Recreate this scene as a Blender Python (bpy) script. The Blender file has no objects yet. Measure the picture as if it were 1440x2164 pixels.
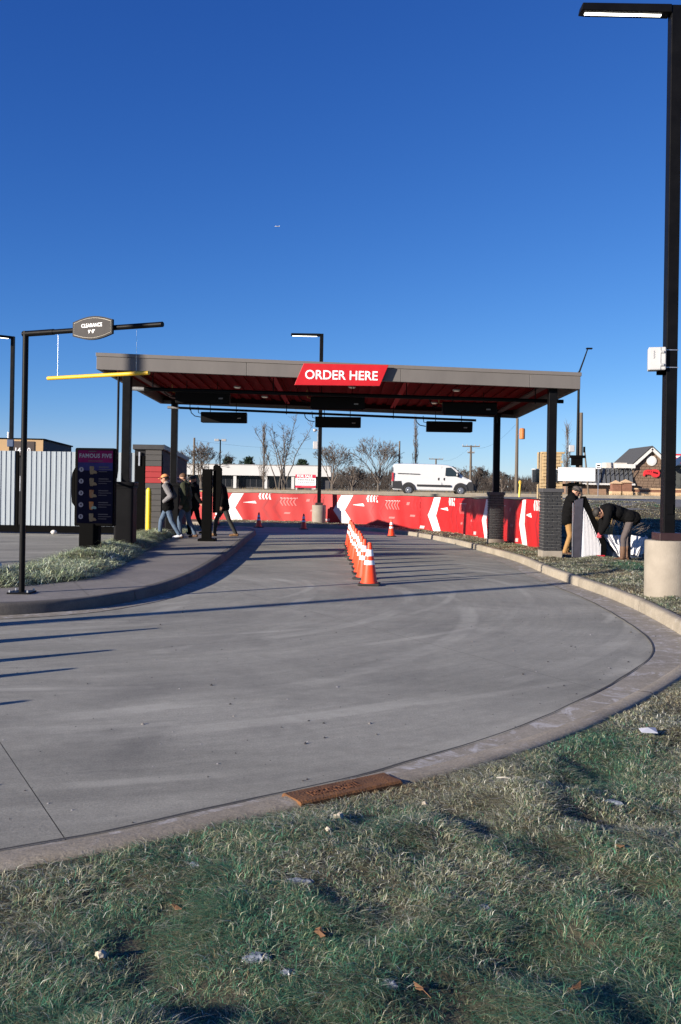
import bpy, bmesh, math, random
import numpy as np
from mathutils import Vector, Matrix
random.seed(7); rng = np.random.default_rng(11)
R = math.radians
scene = bpy.context.scene
C = scene.collection
# ---------------------------------------------------------------- camera
EYE, FOC, HOR, ROLL = 1.65, 1900.0, 1028.0, R(0.9)      # eye height, focal length and horizon in photo pixels
cd = bpy.data.cameras.new('camera'); cam = bpy.data.objects.new('camera', cd); C.objects.link(cam)
cd.sensor_fit = 'HORIZONTAL'; cd.sensor_width = 24.0; cd.lens = 24.0 * FOC / 1440
cd.shift_y = (HOR - 1082) / 1440
cd.clip_start = 0.05; cd.clip_end = 12000
cam.matrix_world = Matrix.Translation((0, 0, EYE)) @ Matrix.Rotation(R(90), 4, 'X') @ Matrix.Rotation(ROLL, 4, 'Z')
scene.camera = cam
# ---------------------------------------------------------------- sky, sun, exposure
SUN_EL, SUN_AZ = R(15.0), R(35.0)                        # light travels towards +X, turned SUN_AZ towards +Y
w = bpy.data.worlds.new('World'); scene.world = w; w.use_nodes = True
nt = w.node_tree; nt.nodes.clear()
sky = nt.nodes.new('ShaderNodeTexSky'); sky.sky_type = 'NISHITA'; sky.sun_disc = False
sky.sun_elevation = SUN_EL; sky.sun_rotation = R(235)
sky.altitude = 3000; sky.air_density = 1.1; sky.dust_density = 0.3; sky.ozone_density = 7.0
bg = nt.nodes.new('ShaderNodeBackground'); bg.inputs[1].default_value = 0.072
wo = nt.nodes.new('ShaderNodeOutputWorld')
# camera colour response of the deep winter blue, the same in every direction
sep = nt.nodes.new('ShaderNodeSeparateColor'); cmb = nt.nodes.new('ShaderNodeCombineColor'); nt.links.new(sky.outputs[0], sep.inputs[0])
for ch, (pw, mul, lim, op) in enumerate(((.53, 1.03, 1.34, 'MINIMUM'), (.17, .826, 1.05, 'MINIMUM'), (-.2, 1.397, .9, 'MAXIMUM'))):
    q = []
    for o_, v_ in (('POWER', pw), ('MULTIPLY', mul), (op, lim)):
        n_ = nt.nodes.new('ShaderNodeMath'); n_.operation = o_; n_.inputs[1].default_value = v_; nt.links.new(q[-1].outputs[0] if q else sep.outputs[ch], n_.inputs[0]); q.append(n_)
    n_ = nt.nodes.new('ShaderNodeMath'); n_.operation = 'MULTIPLY'; nt.links.new(q[-1].outputs[0], n_.inputs[0]); nt.links.new(sep.outputs[ch], n_.inputs[1]); nt.links.new(n_.outputs[0], cmb.inputs[ch])
nt.links.new(cmb.outputs[0], bg.inputs[0]); nt.links.new(bg.outputs[0], wo.inputs[0])
sd = bpy.data.lights.new('sun', 'SUN'); sd.energy = 5.0; sd.angle = R(0.53); sd.color = (1.0, 0.89, 0.76)
sun = bpy.data.objects.new('sun', sd); C.objects.link(sun)
LDIR = Vector((math.cos(SUN_AZ) * math.cos(SUN_EL), math.sin(SUN_AZ) * math.cos(SUN_EL), -math.sin(SUN_EL)))
sun.rotation_euler = LDIR.to_track_quat('-Z', 'Y').to_euler(); sun.location = (-20, -20, 30)
scene.view_settings.view_transform = 'Standard'; scene.view_settings.look = 'None'
scene.view_settings.exposure = 1.0; scene.view_settings.gamma = 1
scene.view_settings.use_curve_mapping = False
scene.render.engine = 'CYCLES'

# ---------------------------------------------------------------- helpers
def at(u, v, Y):
    """world point at depth Y metres seen at photo pixel (u, v): used to read places off the photograph"""
    du, dv = u - 720, v - HOR
    x = du * math.cos(ROLL) + dv * math.sin(ROLL); y = dv * math.cos(ROLL) - du * math.sin(ROLL)
    return Vector((x * Y / FOC, Y, EYE - y * Y / FOC))
def sm(t):
    t = np.clip(t, 0, 1); return t * t * (3 - 2 * t)
def roadz(x, y):
    return -.15 * sm((y - 24) / 12) - .1 * sm((x + 1) / 5) * sm((y - 19) / 8)
def rise(x, y):
    yf = 43 - 15 * sm((x - 2) / 6); return sm((y - yf) / 13)
_tab = rng.random((256, 256))
def vn(x, y, s=1.0, o=0):
    x = np.asarray(x, float) / s + 31.7 * o; y = np.asarray(y, float) / s + 17.3 * o
    xi = np.floor(x).astype(int); yi = np.floor(y).astype(int); fx = sm(x - xi); fy = sm(y - yi)
    a = _tab[xi & 255, yi & 255]; b = _tab[(xi + 1) & 255, yi & 255]; c = _tab[xi & 255, (yi + 1) & 255]; d = _tab[(xi + 1) & 255, (yi + 1) & 255]
    return a * (1 - fx) * (1 - fy) + b * fx * (1 - fy) + c * (1 - fx) * fy + d * fx * fy
def lumps(x, y):
    return .075 * (vn(x, y, .62, 1) - .5) + .07 * (vn(x, y, .25, 2) - .5) + .02 * (vn(x, y, .11, 3) - .5)
def catmull(pts, step=.1):
    P = [Vector((*p, 0)) for p in pts]; P = [P[0] * 2 - P[1]] + P + [P[-1] * 2 - P[-2]]; out = []
    for i in range(1, len(P) - 2):
        n = max(4, int((P[i + 1] - P[i]).length / step))
        for k in range(n):
            t = k / n; a, b, c, d = P[i - 1:i + 3]
            out.append(.5 * ((2 * b) + (c - a) * t + (2 * a - 5 * b + 4 * c - d) * t * t + (3 * b - a - 3 * c + d) * t ** 3))
    out.append(P[-2]); A = np.array([[p.x, p.y] for p in out])
    s = np.r_[0, np.cumsum(np.hypot(*np.diff(A, axis=0).T))]; n = int(s[-1] / step) + 1; q = np.linspace(0, s[-1], n)
    return np.c_[np.interp(q, s, A[:, 0]), np.interp(q, s, A[:, 1])]
def normals(A):                                           # right hand side of the direction of travel
    d = np.gradient(A, axis=0); d /= np.linalg.norm(d, axis=1)[:, None]; return np.c_[d[:, 1], -d[:, 0]]

# materials -------------------------------------------------------------
MATS = {}
def mat(name, col, rough=.6, metal=0, var=.12, scale=6, bump=0, bscale=60, spec=.5, col2=None, emit=None, coat=0, detail=6, stretch=None):
    if name in MATS: return MATS[name]
    m = bpy.data.materials.new(name); m.use_nodes = True; N = m.node_tree.nodes; L = m.node_tree.links
    b = N['Principled BSDF']; b.inputs['Roughness'].default_value = rough; b.inputs['Metallic'].default_value = metal
    b.inputs['Specular IOR Level'].default_value = spec
    if coat: b.inputs['Coat Weight'].default_value = coat; b.inputs['Coat Roughness'].default_value = .06
    tc = N.new('ShaderNodeTexCoord'); src = tc.outputs['Object']
    if stretch:
        mp = N.new('ShaderNodeMapping'); mp.inputs['Scale'].default_value = stretch; L.new(src, mp.inputs[0]); src = mp.outputs[0]
    nz = N.new('ShaderNodeTexNoise'); nz.inputs['Scale'].default_value = scale; nz.inputs['Detail'].default_value = detail; nz.inputs['Roughness'].default_value = .62
    L.new(src, nz.inputs['Vector'])
    rp = N.new('ShaderNodeValToRGB'); e = rp.color_ramp.elements; e[0].position = .3; e[1].position = .72
    c2 = col2 or tuple(min(1, c * (1 + var)) for c in col); c1 = col if col2 else tuple(c * (1 - var) for c in col)
    e[0].color = (*c1, 1); e[1].color = (*c2, 1)
    L.new(nz.outputs[0], rp.inputs[0]); L.new(rp.outputs[0], b.inputs['Base Color'])
    mr = N.new('ShaderNodeMapRange'); mr.inputs[3].default_value = max(.02, rough - .1); mr.inputs[4].default_value = min(1, rough + .12)
    L.new(nz.outputs[0], mr.inputs[0]); L.new(mr.outputs[0], b.inputs['Roughness'])
    if bump:
        n2 = N.new('ShaderNodeTexNoise'); n2.inputs['Scale'].default_value = bscale; n2.inputs['Detail'].default_value = 5; L.new(src, n2.inputs['Vector'])
        bp = N.new('ShaderNodeBump'); bp.inputs['Strength'].default_value = bump; bp.inputs['Distance'].default_value = .01
        L.new(n2.outputs[0], bp.inputs['Height']); L.new(bp.outputs[0], b.inputs['Normal'])
    if emit:
        b.inputs['Emission Color'].default_value = (*emit[:3], 1); b.inputs['Emission Strength'].default_value = emit[3]
    MATS[name] = m; return m
def attr_mat(name, rough=.7, trans=.25, spec=.3):
    m = bpy.data.materials.new(name); m.use_nodes = True; N = m.node_tree.nodes; L = m.node_tree.links
    b = N['Principled BSDF']; b.inputs['Roughness'].default_value = rough; b.inputs['Specular IOR Level'].default_value = spec
    a = N.new('ShaderNodeAttribute'); a.attribute_name = 'col'; L.new(a.outputs['Color'], b.inputs['Base Color'])
    if trans:
        t = N.new('ShaderNodeBsdfTranslucent'); L.new(a.outputs['Color'], t.inputs[0]); mx = N.new('ShaderNodeMixShader'); mx.inputs[0].default_value = trans
        L.new(b.outputs[0], mx.inputs[1]); L.new(t.outputs[0], mx.inputs[2]); L.new(mx.outputs[0], N['Material Output'].inputs[0])
    MATS[name] = m; return m

# objects ---------------------------------------------------------------
def thing(name, label, cat, loc=(0, 0, 0), rotz=0, group=None):
    o = bpy.data.objects.new(name, None); C.objects.link(o); o.location = loc; o.rotation_euler = (0, 0, rotz); o.empty_display_size = .2
    o['label'] = label; o['category'] = cat
    if group: o['group'] = group
    return o
def tag(o, label, cat, group=None):
    o['label'] = label; o['category'] = cat
    if group: o['group'] = group
    return o
def struct(o): o['kind'] = 'structure'; return o
def dup(root, loc, rotz=0, label=None, scale=None, parent=None):
    r = root.copy(); C.objects.link(r); r.location = loc; r.rotation_euler = (0, 0, rotz)
    if label: r['label'] = label
    if scale: r.scale = (scale,) * 3
    for ch in list(root.children):
        c = ch.copy(); C.objects.link(c); c.parent = r
        for g in ch.children:
            d = g.copy(); C.objects.link(d); d.parent = c
    return r
def link_mesh(name, me, m, parent=None, loc=None, rot=None):
    o = bpy.data.objects.new(name, me); C.objects.link(o)
    if m is not None and not me.materials:
        for q in (m if isinstance(m, (list, tuple)) else [m]): me.materials.append(q)
    if parent: o.parent = parent
    if loc is not None: o.location = loc
    if rot is not None: o.rotation_euler = rot
    return o
class MB:
    def __init__(s): s.v = []; s.f = []; s.smooth = False
    def add(s, vs, fs):
        k = len(s.v); s.v += [tuple(v) for v in vs]; s.f += [tuple(i + k for i in f) for f in fs]; return s
    def box(s, c, d, rz=0, M=None):
        hx, hy, hz = d[0] / 2, d[1] / 2, d[2] / 2
        vs = [Vector((x, y, z)) for z in (-hz, hz) for y in (-hy, hy) for x in (-hx, hx)]
        T = Matrix.Translation(c) @ Matrix.Rotation(rz, 4, 'Z') if M is None else M
        return s.add([T @ v for v in vs], [(0, 2, 3, 1), (4, 5, 7, 6), (0, 1, 5, 4), (2, 6, 7, 3), (0, 4, 6, 2), (1, 3, 7, 5)])
    def bar(s, a, b, wx, wz):                              # box beam from a to b
        a, b = Vector(a), Vector(b); d = b - a
        q = d.to_track_quat('Y', 'Z').to_matrix().to_4x4()
        return s.box((0, 0, 0), (wx, d.length, wz), M=Matrix.Translation((a + b) / 2) @ q)
    def tube(s, pts, r, n=8, cap=True):
        pts = [Vector(p) for p in pts]; rs = r if isinstance(r, (list, tuple)) else [r] * len(pts); k = len(s.v); up = None
        for i, p in enumerate(pts):
            d = (pts[min(i + 1, len(pts) - 1)] - pts[max(i - 1, 0)]).normalized()
            if up is None or abs(up.dot(d)) > .95: up = Vector((0, 0, 1)) if abs(d.z) < .9 else Vector((0, 1, 0))
            x = d.cross(up).normalized(); y = d.cross(x); up = -y if up.dot(-y) > 0 else y
            y = up; x = y.cross(d).normalized()
            s.v += [tuple(p + (x * math.cos(2 * math.pi * j / n) + y * math.sin(2 * math.pi * j / n)) * rs[i]) for j in range(n)]
        for i in range(len(pts) - 1):
            for j in range(n): s.f.append((k + i * n + j, k + i * n + (j + 1) % n, k + (i + 1) * n + (j + 1) % n, k + (i + 1) * n + j))
        if cap: s.f.append(tuple(k + j for j in reversed(range(n)))); s.f.append(tuple(k + (len(pts) - 1) * n + j for j in range(n)))
        return s
    def lathe(s, prof, n=24, c=(0, 0, 0)):
        k = len(s.v)
        for r, z in prof: s.v += [(c[0] + r * math.cos(2 * math.pi * j / n), c[1] + r * math.sin(2 * math.pi * j / n), c[2] + z) for j in range(n)]
        for i in range(len(prof) - 1):
            for j in range(n): s.f.append((k + i * n + j, k + i * n + (j + 1) % n, k + (i + 1) * n + (j + 1) % n, k + (i + 1) * n + j))
        s.f.append(tuple(k + j for j in reversed(range(n)))); s.f.append(tuple(k + (len(prof) - 1) * n + j for j in range(n))); return s
    def prism(s, poly, a, b, axis='y'):                    # polygon in (x,z), extruded along y from a to b (or (x,y) along z)
        f3 = (lambda p, t: (p[0], t, p[1])) if axis == 'y' else ((lambda p, t: (p[0], p[1], t)) if axis == 'z' else (lambda p, t: (t, p[0], p[1])))
        n = len(poly); return s.add([f3(p, a) for p in poly] + [f3(p, b) for p in poly], [tuple(range(n)), tuple(reversed(range(n, 2 * n)))] + [(i, i + n, (i + 1) % n + n, (i + 1) % n) for i in range(n)])
    def mesh(s, name='mesh', bevel=0, seg=2):
        me = bpy.data.meshes.new(name); me.from_pydata(s.v, [], s.f); me.update()
        bm = bmesh.new(); bm.from_mesh(me); bmesh.ops.recalc_face_normals(bm, faces=bm.faces)
        if bevel: bmesh.ops.bevel(bm, geom=[e for e in bm.edges if e.is_manifold and e.calc_face_angle(0) > .5], offset=bevel, segments=seg, affect='EDGES', profile=.5)
        bm.to_mesh(me); bm.free()
        if s.smooth:
            me.polygons.foreach_set('use_smooth', [True] * len(me.polygons))
        return me
    def build(s, name, m, parent=None, bevel=0, loc=None, rot=None, smooth=False, seg=2):
        s.smooth = smooth; me = s.mesh(name, bevel, seg); o = link_mesh(name, me, m, parent, loc, rot)
        if smooth: smooth_angle(me)
        return o
def smooth_angle(me, ang=40):
    bm = bmesh.new(); bm.from_mesh(me)
    for e in bm.edges: e.smooth = not (len(e.link_faces) == 2 and e.calc_face_angle(0) > R(ang))
    for f in bm.faces: f.smooth = True
    bm.to_mesh(me); bm.free()
def strip(name, rows, m, parent=None, flip=False):         # rows: list of (n,3) arrays with equal n, lofted
    n = len(rows[0]); V = np.concatenate(rows); F = []
    for i in range(len(rows) - 1):
        for j in range(n - 1):
            q = (i * n + j, i * n + j + 1, (i + 1) * n + j + 1, (i + 1) * n + j); F.append(q[::-1] if flip else q)
    me = bpy.data.meshes.new(name); me.from_pydata(V.tolist(), [], F); me.update()
    me.polygons.foreach_set('use_smooth', [True] * len(F)); return link_mesh(name, me, m, parent)
def soup(name, V, loops, starts, m, col=None, parent=None, smooth=False):
    me = bpy.data.meshes.new(name); me.vertices.add(len(V)); me.vertices.foreach_set('co', np.ascontiguousarray(V, dtype=np.float32).ravel())
    me.loops.add(len(loops)); me.loops.foreach_set('vertex_index', np.ascontiguousarray(loops, dtype=np.int32))
    me.polygons.add(len(starts)); me.polygons.foreach_set('loop_start', np.ascontiguousarray(starts, dtype=np.int32))
    if col is not None:
        a = me.color_attributes.new('col', 'FLOAT_COLOR', 'POINT'); a.data.foreach_set('color', np.ascontiguousarray(np.c_[col, np.ones(len(col))], dtype=np.float32).ravel())
    me.update(calc_edges=True); me.validate()
    if smooth: me.polygons.foreach_set('use_smooth', [True] * len(me.polygons))
    return link_mesh(name, me, m, parent)
def text(name, s, size, m, parent, loc, rot, bold=0, ext=.003, align='CENTER', sx=1.0, spacing=1.0, shear=0):
    cu = bpy.data.curves.new(name, 'FONT'); cu.body = s; cu.size = size; cu.align_x = align; cu.align_y = 'CENTER'; cu.extrude = ext; cu.offset = bold; cu.space_character = spacing; cu.resolution_u = 4; cu.space_line = .95; cu.shear = shear
    t = bpy.data.objects.new(name, cu); C.objects.link(t); dg = bpy.context.evaluated_depsgraph_get()
    me = bpy.data.meshes.new_from_object(t.evaluated_get(dg)); bpy.data.objects.remove(t); bpy.data.curves.remove(cu)
    for v in me.vertices: v.co.x *= sx
    me.materials.clear(); return link_mesh(name, me, m, parent, loc, rot)
FRONT = (R(90), 0, 0)                                      # text facing -Y
# ================================================================= the setting
KERB = catmull([(-16, -3.2), (-8, .1), (-5, 1.6), (-2.6, 2.87), (-1.33, 3.58), (-.83, 3.87), (-.23, 4.31), (.42, 4.75), (.76, 5.03), (1.39, 5.63), (1.95, 6.29), (2.62, 7.2), (3.08, 7.92), (3.48, 8.7),
                (3.76, 9.5), (3.94, 10.4), (4.1, 12.2), (4.14, 13.8), (4.08, 15.4), (4.02, 17.4), (4.04, 21.1), (3.87, 26.5), (3.5, 31.2), (3.0, 34.4), (2.2, 36.4), (1.0, 37.7), (-.6, 38.4), (-4.5, 39.2), (-12, 40.2), (-26, 41.5)], .1)
KN = normals(KERB); KERB = KERB - KN * (.075 * (1 - sm((KERB[:, 1] - 7.5) / 2)))[:, None]; KN = normals(KERB)
ISL = catmull([(-14, 10.2), (-9, 10.55), (-6, 10.72), (-4.9, 10.85), (-4.14, 11.0), (-3.42, 11.5), (-2.99, 12.2), (-2.68, 13.2), (-2.48, 14.8), (-2.43, 17.3), (-2.51, 21.86), (-2.75, 27.6), (-2.95, 31.5), (-3.2, 33.6), (-3.9, 34.9), (-5.2, 35.4), (-9, 35.8), (-14, 36)], .1)
IN = -normals(ISL)                                         # towards the island
def kerb_sd(x, y, A=KERB, NN=KN):                          # signed distance, positive on the verge side
    out = np.empty(len(x))
    for i in range(0, len(x), 4000):
        dx = x[i:i + 4000, None] - A[None, ::2, 0]; dy = y[i:i + 4000, None] - A[None, ::2, 1]; d2 = dx * dx + dy * dy; k = d2.argmin(1); r = np.arange(len(k))
        out[i:i + 4000] = np.sqrt(d2[r, k]) * np.sign(dx[r, k] * NN[::2][k, 0] + dy[r, k] * NN[::2][k, 1])
    return out

def concrete(name, c1, c2, c3, streak=True, arcs=False, frost=0., sscale=(.16, .5, 1), bump=.35):
    m = bpy.data.materials.new(name); m.use_nodes = True; N = m.node_tree.nodes; L = m.node_tree.links; b = N['Principled BSDF']
    tc = N.new('ShaderNodeTexCoord'); P = tc.outputs['Object']
    def noise(scale, det=8, rough=.6, src=P, dist=0):
        n = N.new('ShaderNodeTexNoise'); n.inputs['Scale'].default_value = scale; n.inputs['Detail'].default_value = det; n.inputs['Roughness'].default_value = rough; n.inputs['Distortion'].default_value = dist; L.new(src, n.inputs['Vector']); return n.outputs[0]
    def ramp(src, a, bb, ca=(0, 0, 0), cb=(1, 1, 1)):
        r = N.new('ShaderNodeValToRGB'); e = r.color_ramp.elements; e[0].position = a; e[1].position = bb; e[0].color = (*ca, 1); e[1].color = (*cb, 1); L.new(src, r.inputs[0]); return r.outputs[0]
    def mix(f, a, bb, mode='MIX'):
        x = N.new('ShaderNodeMix'); x.data_type = 'RGBA'; x.blend_type = mode
        if isinstance(f, float): x.inputs[0].default_value = f
        else: L.new(f, x.inputs[0])
        for s, q in ((6, a), (7, bb)):
            if isinstance(q, tuple): x.inputs[s].default_value = (*q, 1)
            else: L.new(q, x.inputs[s])
        return x.outputs[2]
    mp = N.new('ShaderNodeMapping'); mp.inputs['Rotation'].default_value = (0, 0, R(-24)); mp.inputs['Scale'].default_value = sscale; L.new(P, mp.inputs[0])
    col = mix(ramp(noise(1.1, 10, .65, mp.outputs[0], .6), .36, .66), c1, c2)
    col = mix(ramp(noise(.55, 6, .6, P, .8), .5, .72), col, c3)
    if arcs:                                               # swept tyre tracks: streaks along circles about the turn
        ctr = N.new('ShaderNodeMapping'); ctr.inputs['Location'].default_value = (4.2, -13.6, 0); L.new(P, ctr.inputs[0]); sx_ = N.new('ShaderNodeSeparateXYZ'); L.new(ctr.outputs[0], sx_.inputs[0])
        ln_ = N.new('ShaderNodeVectorMath'); ln_.operation = 'LENGTH'; L.new(ctr.outputs[0], ln_.inputs[0]); at_ = N.new('ShaderNodeMath'); at_.operation = 'ARCTAN2'; L.new(sx_.outputs[1], at_.inputs[0]); L.new(sx_.outputs[0], at_.inputs[1])
        k_ = N.new('ShaderNodeMath'); k_.operation = 'MULTIPLY'; k_.inputs[1].default_value = .8; L.new(at_.outputs[0], k_.inputs[0]); cb_ = N.new('ShaderNodeCombineXYZ'); L.new(ln_.outputs['Value'], cb_.inputs[0]); L.new(k_.outputs[0], cb_.inputs[1])
        col = mix(ramp(noise(2.2, 9, .72, cb_.outputs[0], .5), .34, .68, (.74, .74, .76), (1.22, 1.21, 1.19)), col, col) if False else col
        tm = N.new('ShaderNodeMix'); tm.data_type = 'RGBA'; tm.blend_type = 'MULTIPLY'; tm.inputs[0].default_value = 1; L.new(col, tm.inputs[6]); L.new(ramp(noise(5.0, 12, .78, cb_.outputs[0], .35), .3, .7, (.82, .82, .825), (1.17, 1.165, 1.15)), tm.inputs[7]); col = tm.outputs[2]
    col = mix(ramp(noise(90, 3, .7), .3, .75, (.78, .78, .78), (1.12, 1.12, 1.12)), col, col, 'MULTIPLY') if False else col
    md_ = N.new('ShaderNodeMix'); md_.data_type = 'RGBA'; md_.blend_type = 'MULTIPLY'; md_.inputs[0].default_value = 1; L.new(col, md_.inputs[6]); L.new(ramp(noise(11, 10, .8), .3, .7, (.84, .84, .84), (1.14, 1.14, 1.14)), md_.inputs[7]); col = md_.outputs[2]
    sp = N.new('ShaderNodeMix'); sp.data_type = 'RGBA'; sp.blend_type = 'MULTIPLY'; sp.inputs[0].default_value = 1; L.new(col, sp.inputs[6]); L.new(ramp(noise(75, 6, .8), .3, .66, (.62, .62, .62), (1.14, 1.14, 1.14)), sp.inputs[7]); col = sp.outputs[2]
    if arcs:
        for k, (cx, cy, s, th) in enumerate(((-4.2, 13.6, .21, .96), (-5.2, 12.2, .16, .972), (-3.4, 14.6, .27, .98))):
            m2 = N.new('ShaderNodeMapping'); m2.inputs['Location'].default_value = (-cx, -cy, 0); L.new(P, m2.inputs[0])
            wv = N.new('ShaderNodeTexWave'); wv.wave_type = 'RINGS'; wv.rings_direction = 'Z'; wv.inputs['Scale'].default_value = s; wv.inputs['Distortion'].default_value = 1.4; wv.inputs['Detail'].default_value = 3; wv.inputs['Detail Scale'].default_value = .5; L.new(m2.outputs[0], wv.inputs['Vector'])
            a = ramp(wv.outputs['Fac'], th - .015, th + .015); msk = ramp(noise(.35 + .1 * k, 4, .6, m2.outputs[0], .5), .48, .62)
            mm = N.new('ShaderNodeMath'); mm.operation = 'MULTIPLY'; L.new(a, mm.inputs[0]); L.new(msk, mm.inputs[1]); m3 = N.new('ShaderNodeMath'); m3.operation = 'MULTIPLY'; m3.inputs[1].default_value = .22; L.new(mm.outputs[0], m3.inputs[0])
            col = mix(m3.outputs[0], col, tuple(min(1, c * 1.75) for c in c2))
    if frost:
        f = ramp(noise(5, 9, .75, P, 1.2), .56 - frost * .1, .66); g = N.new('ShaderNodeMath'); g.operation = 'MULTIPLY'; g.inputs[1].default_value = frost; L.new(f, g.inputs[0]); col = mix(g.outputs[0], col, (.62, .62, .64))
    L.new(col, b.inputs['Base Color']); b.inputs['Roughness'].default_value = .82; b.inputs['Specular IOR Level'].default_value = .35
    bp = N.new('ShaderNodeBump'); bp.inputs['Strength'].default_value = bump; bp.inputs['Distance'].default_value = .006; L.new(noise(55, 8, .75), bp.inputs['Height']); L.new(bp.outputs[0], b.inputs['Normal'])
    MATS[name] = m; return m
M_road = concrete('drive_concrete', (.24, .235, .198), (.335, .327, .278), (.19, .186, .16), arcs=True)
M_gut = concrete('gutter_concrete', (.25, .225, .18), (.33, .3, .245), (.205, .188, .157), frost=.55, sscale=(1, 1, 1))
M_kerb = concrete('kerb_concrete', (.265, .232, .178), (.355, .312, .242), (.225, .2, .158), frost=.15, sscale=(1, 1, 1), bump=.9)
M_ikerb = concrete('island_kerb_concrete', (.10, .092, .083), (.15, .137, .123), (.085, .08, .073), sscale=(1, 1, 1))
M_walk = concrete('walk_concrete', (.20, .185, .165), (.27, .25, .225), (.175, .163, .15), sscale=(.6, .6, 1))
M_tar = mat('joint_tar', (.045, .043, .04), .8, bump=.3)
M_asph = mat('asphalt', (.07, .07, .075), .9, var=.25, scale=1.2, bump=.3, bscale=80)

# far ground, rising to the street behind the banner fence
def ground_z(x, y): return np.where(rise(x, y) > 0, roadz(x, y) * (1 - rise(x, y)), roadz(x, y)) - .1 + rise(x, y) * (1.2 + .0) 
gx = np.unique(np.r_[-4000, -1500, -600, -300, -160, -90, -60, np.arange(-40, 41, 1.0), 60, 90, 160, 300, 600, 1500, 4000]); gy = np.unique(np.r_[-300, -80, -30, np.arange(-12, 76, 1.0), 90, 120, 180, 300, 600, 1500, 6000])
GX, GY = np.meshgrid(gx, gy)
M_field = mat('winter_field', (.10, .088, .05), .95, scale=.7, col2=(.22, .185, .10), bump=.6, bscale=14)
o = strip('ground', [np.c_[GX[i], GY[i], ground_z(GX[i], GY[i])] for i in range(len(gy))], M_field); struct(o)
# street with its yellow centre line and kerb
sx = np.linspace(-220, 260, 121)
def street(y0, y1, z, name, m):
    return struct(strip(name, [np.c_[sx, np.full_like(sx, y0), np.full_like(sx, z)], np.c_[sx, np.full_like(sx, y1), np.full_like(sx, z)]], m))
street(58, 76, 1.12, 'street', M_asph)
M_yel = mat('road_yellow', (.62, .42, .07), .7, var=.2, scale=9)
street(66.8, 66.95, 1.126, 'centre_line', M_yel); street(67.1, 67.25, 1.126, 'centre_line', M_yel)
for y0 in (57.7, 76.05):
    k = MB(); k.box((20, y0 + .1, 1.16), (480, .25, .24)); struct(k.build('street_kerb', M_kerb, bevel=.03))

# the drive: concrete slabs with open joints over a dark bed
from math import cos, sin
JA = R(-60)                                                # direction of the joint that meets the kerb by the drain
ux, uy = cos(JA), sin(JA); vx, vy = -uy, ux; J0 = (-1.21, 4.09); SL = 4.6
bed = struct(strip('road_bed', [np.c_[np.linspace(-30, 6.5, 40), np.full(40, y), roadz(np.linspace(-30, 6.5, 40), np.full(40, y)) - .012] for y in np.linspace(-6, 42, 60)], M_tar))
road = bpy.data.objects.new('road', None); C.objects.link(road); struct(road)
for i in range(-9, 10):
    for j in range(-7, 8):
        g = np.linspace(.0022, SL - .0022, 9); a, b_ = np.meshgrid(g + i * SL, g + j * SL)
        X = J0[0] + ux * a + vx * b_; Y = J0[1] + uy * a + vy * b_
        if X.max() < -22 or X.min() > 6 or Y.max() < -2 or Y.min() > 41: continue
        if kerb_sd(X.ravel(), Y.ravel()).min() > .1: continue
        X = np.clip(X, -40, 6.4); strip('slab', [np.c_[X[k], Y[k], roadz(X[k], Y[k])] for k in range(9)], M_road, road)

# kerbs, gutter and its open joint
def kerb_run(name, A, NN, seg, wid=.165, skip=None, M_=None):
    root = bpy.data.objects.new(name, None); C.objects.link(root); struct(root); n = int(seg / .1); i = 0
    while i < len(A) - 2:
        j = min(i + n, len(A) - 1); s = slice(i, j + 1); P = A[s]; Q = NN[s]
        if skip is None or not skip(P.mean(0)):
            z0 = roadz(P[:, 0], P[:, 1]); wob = .004 * (vn(P[:, 0], P[:, 1], .4, 5) - .5); t = np.linspace(0, 1, len(P)); trim = np.zeros(len(P)); d = np.gradient(P, axis=0); d /= np.linalg.norm(d, axis=1)[:, None]
            P = P.copy(); P[0] += d[0] * .006; P[-1] -= d[-1] * .006
            prof = [(0., -.06), (.012, .11), (.02, .135), (.04, .15), (wid - .03, .152), (wid, .135), (wid, -.06)]
            strip('kerb_segment', [np.c_[P + Q * o_, z0 + z_ + wob * (z_ > 0)] for o_, z_ in prof], M_ or M_kerb, root)
        i = j
    return root
DRAIN = (.1, 4.53)
kerb_run('kerb_outer', KERB, KN, 3.0, skip=lambda c: c[0] < -14.5)
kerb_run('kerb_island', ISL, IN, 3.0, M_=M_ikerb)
sel = (KERB[:, 1] > -1) & (KERB[:, 1] < 24) & (KERB[:, 0] > -8); P = KERB[sel]; Q = KN[sel]; z0 = roadz(P[:, 0], P[:, 1])
gw_ = (.36 + .045 * sm((P[:, 0] + .1) / .9))[:, None]
struct(strip('gutter', [np.c_[P - Q * gw_ * o_, z0 + .006] for o_ in (.0, .33, .66, 1.)], M_gut))
wv_ = .012 * (vn(P[:, 0], P[:, 1], .25, 8) - .5)
sel2 = P[:, 0] > -2.6; ft = np.clip((18 - P[:, 1]) / 5, .15, 1)
struct(strip('gutter_joint', [np.c_[P[sel2] - Q[sel2] * ((gw_[sel2, 0] + .005 + wv_[sel2] + o_ * ft[sel2] * (.55 + .9 * vn(P[sel2, 0], P[sel2, 1], .6, 77))))[:, None], z0[sel2] + .011] for o_ in (-.007, .009)], M_tar))

iq = (ISL[:, 0] > -9) & (ISL[:, 1] < 24); Pi, Qi = ISL[iq], IN[iq]
struct(strip('gutter', [np.c_[Pi - Qi * o_, roadz(Pi[:, 0], Pi[:, 1]) + .006] for o_ in (.0, .1, .2, .3)], M_gut))
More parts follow.
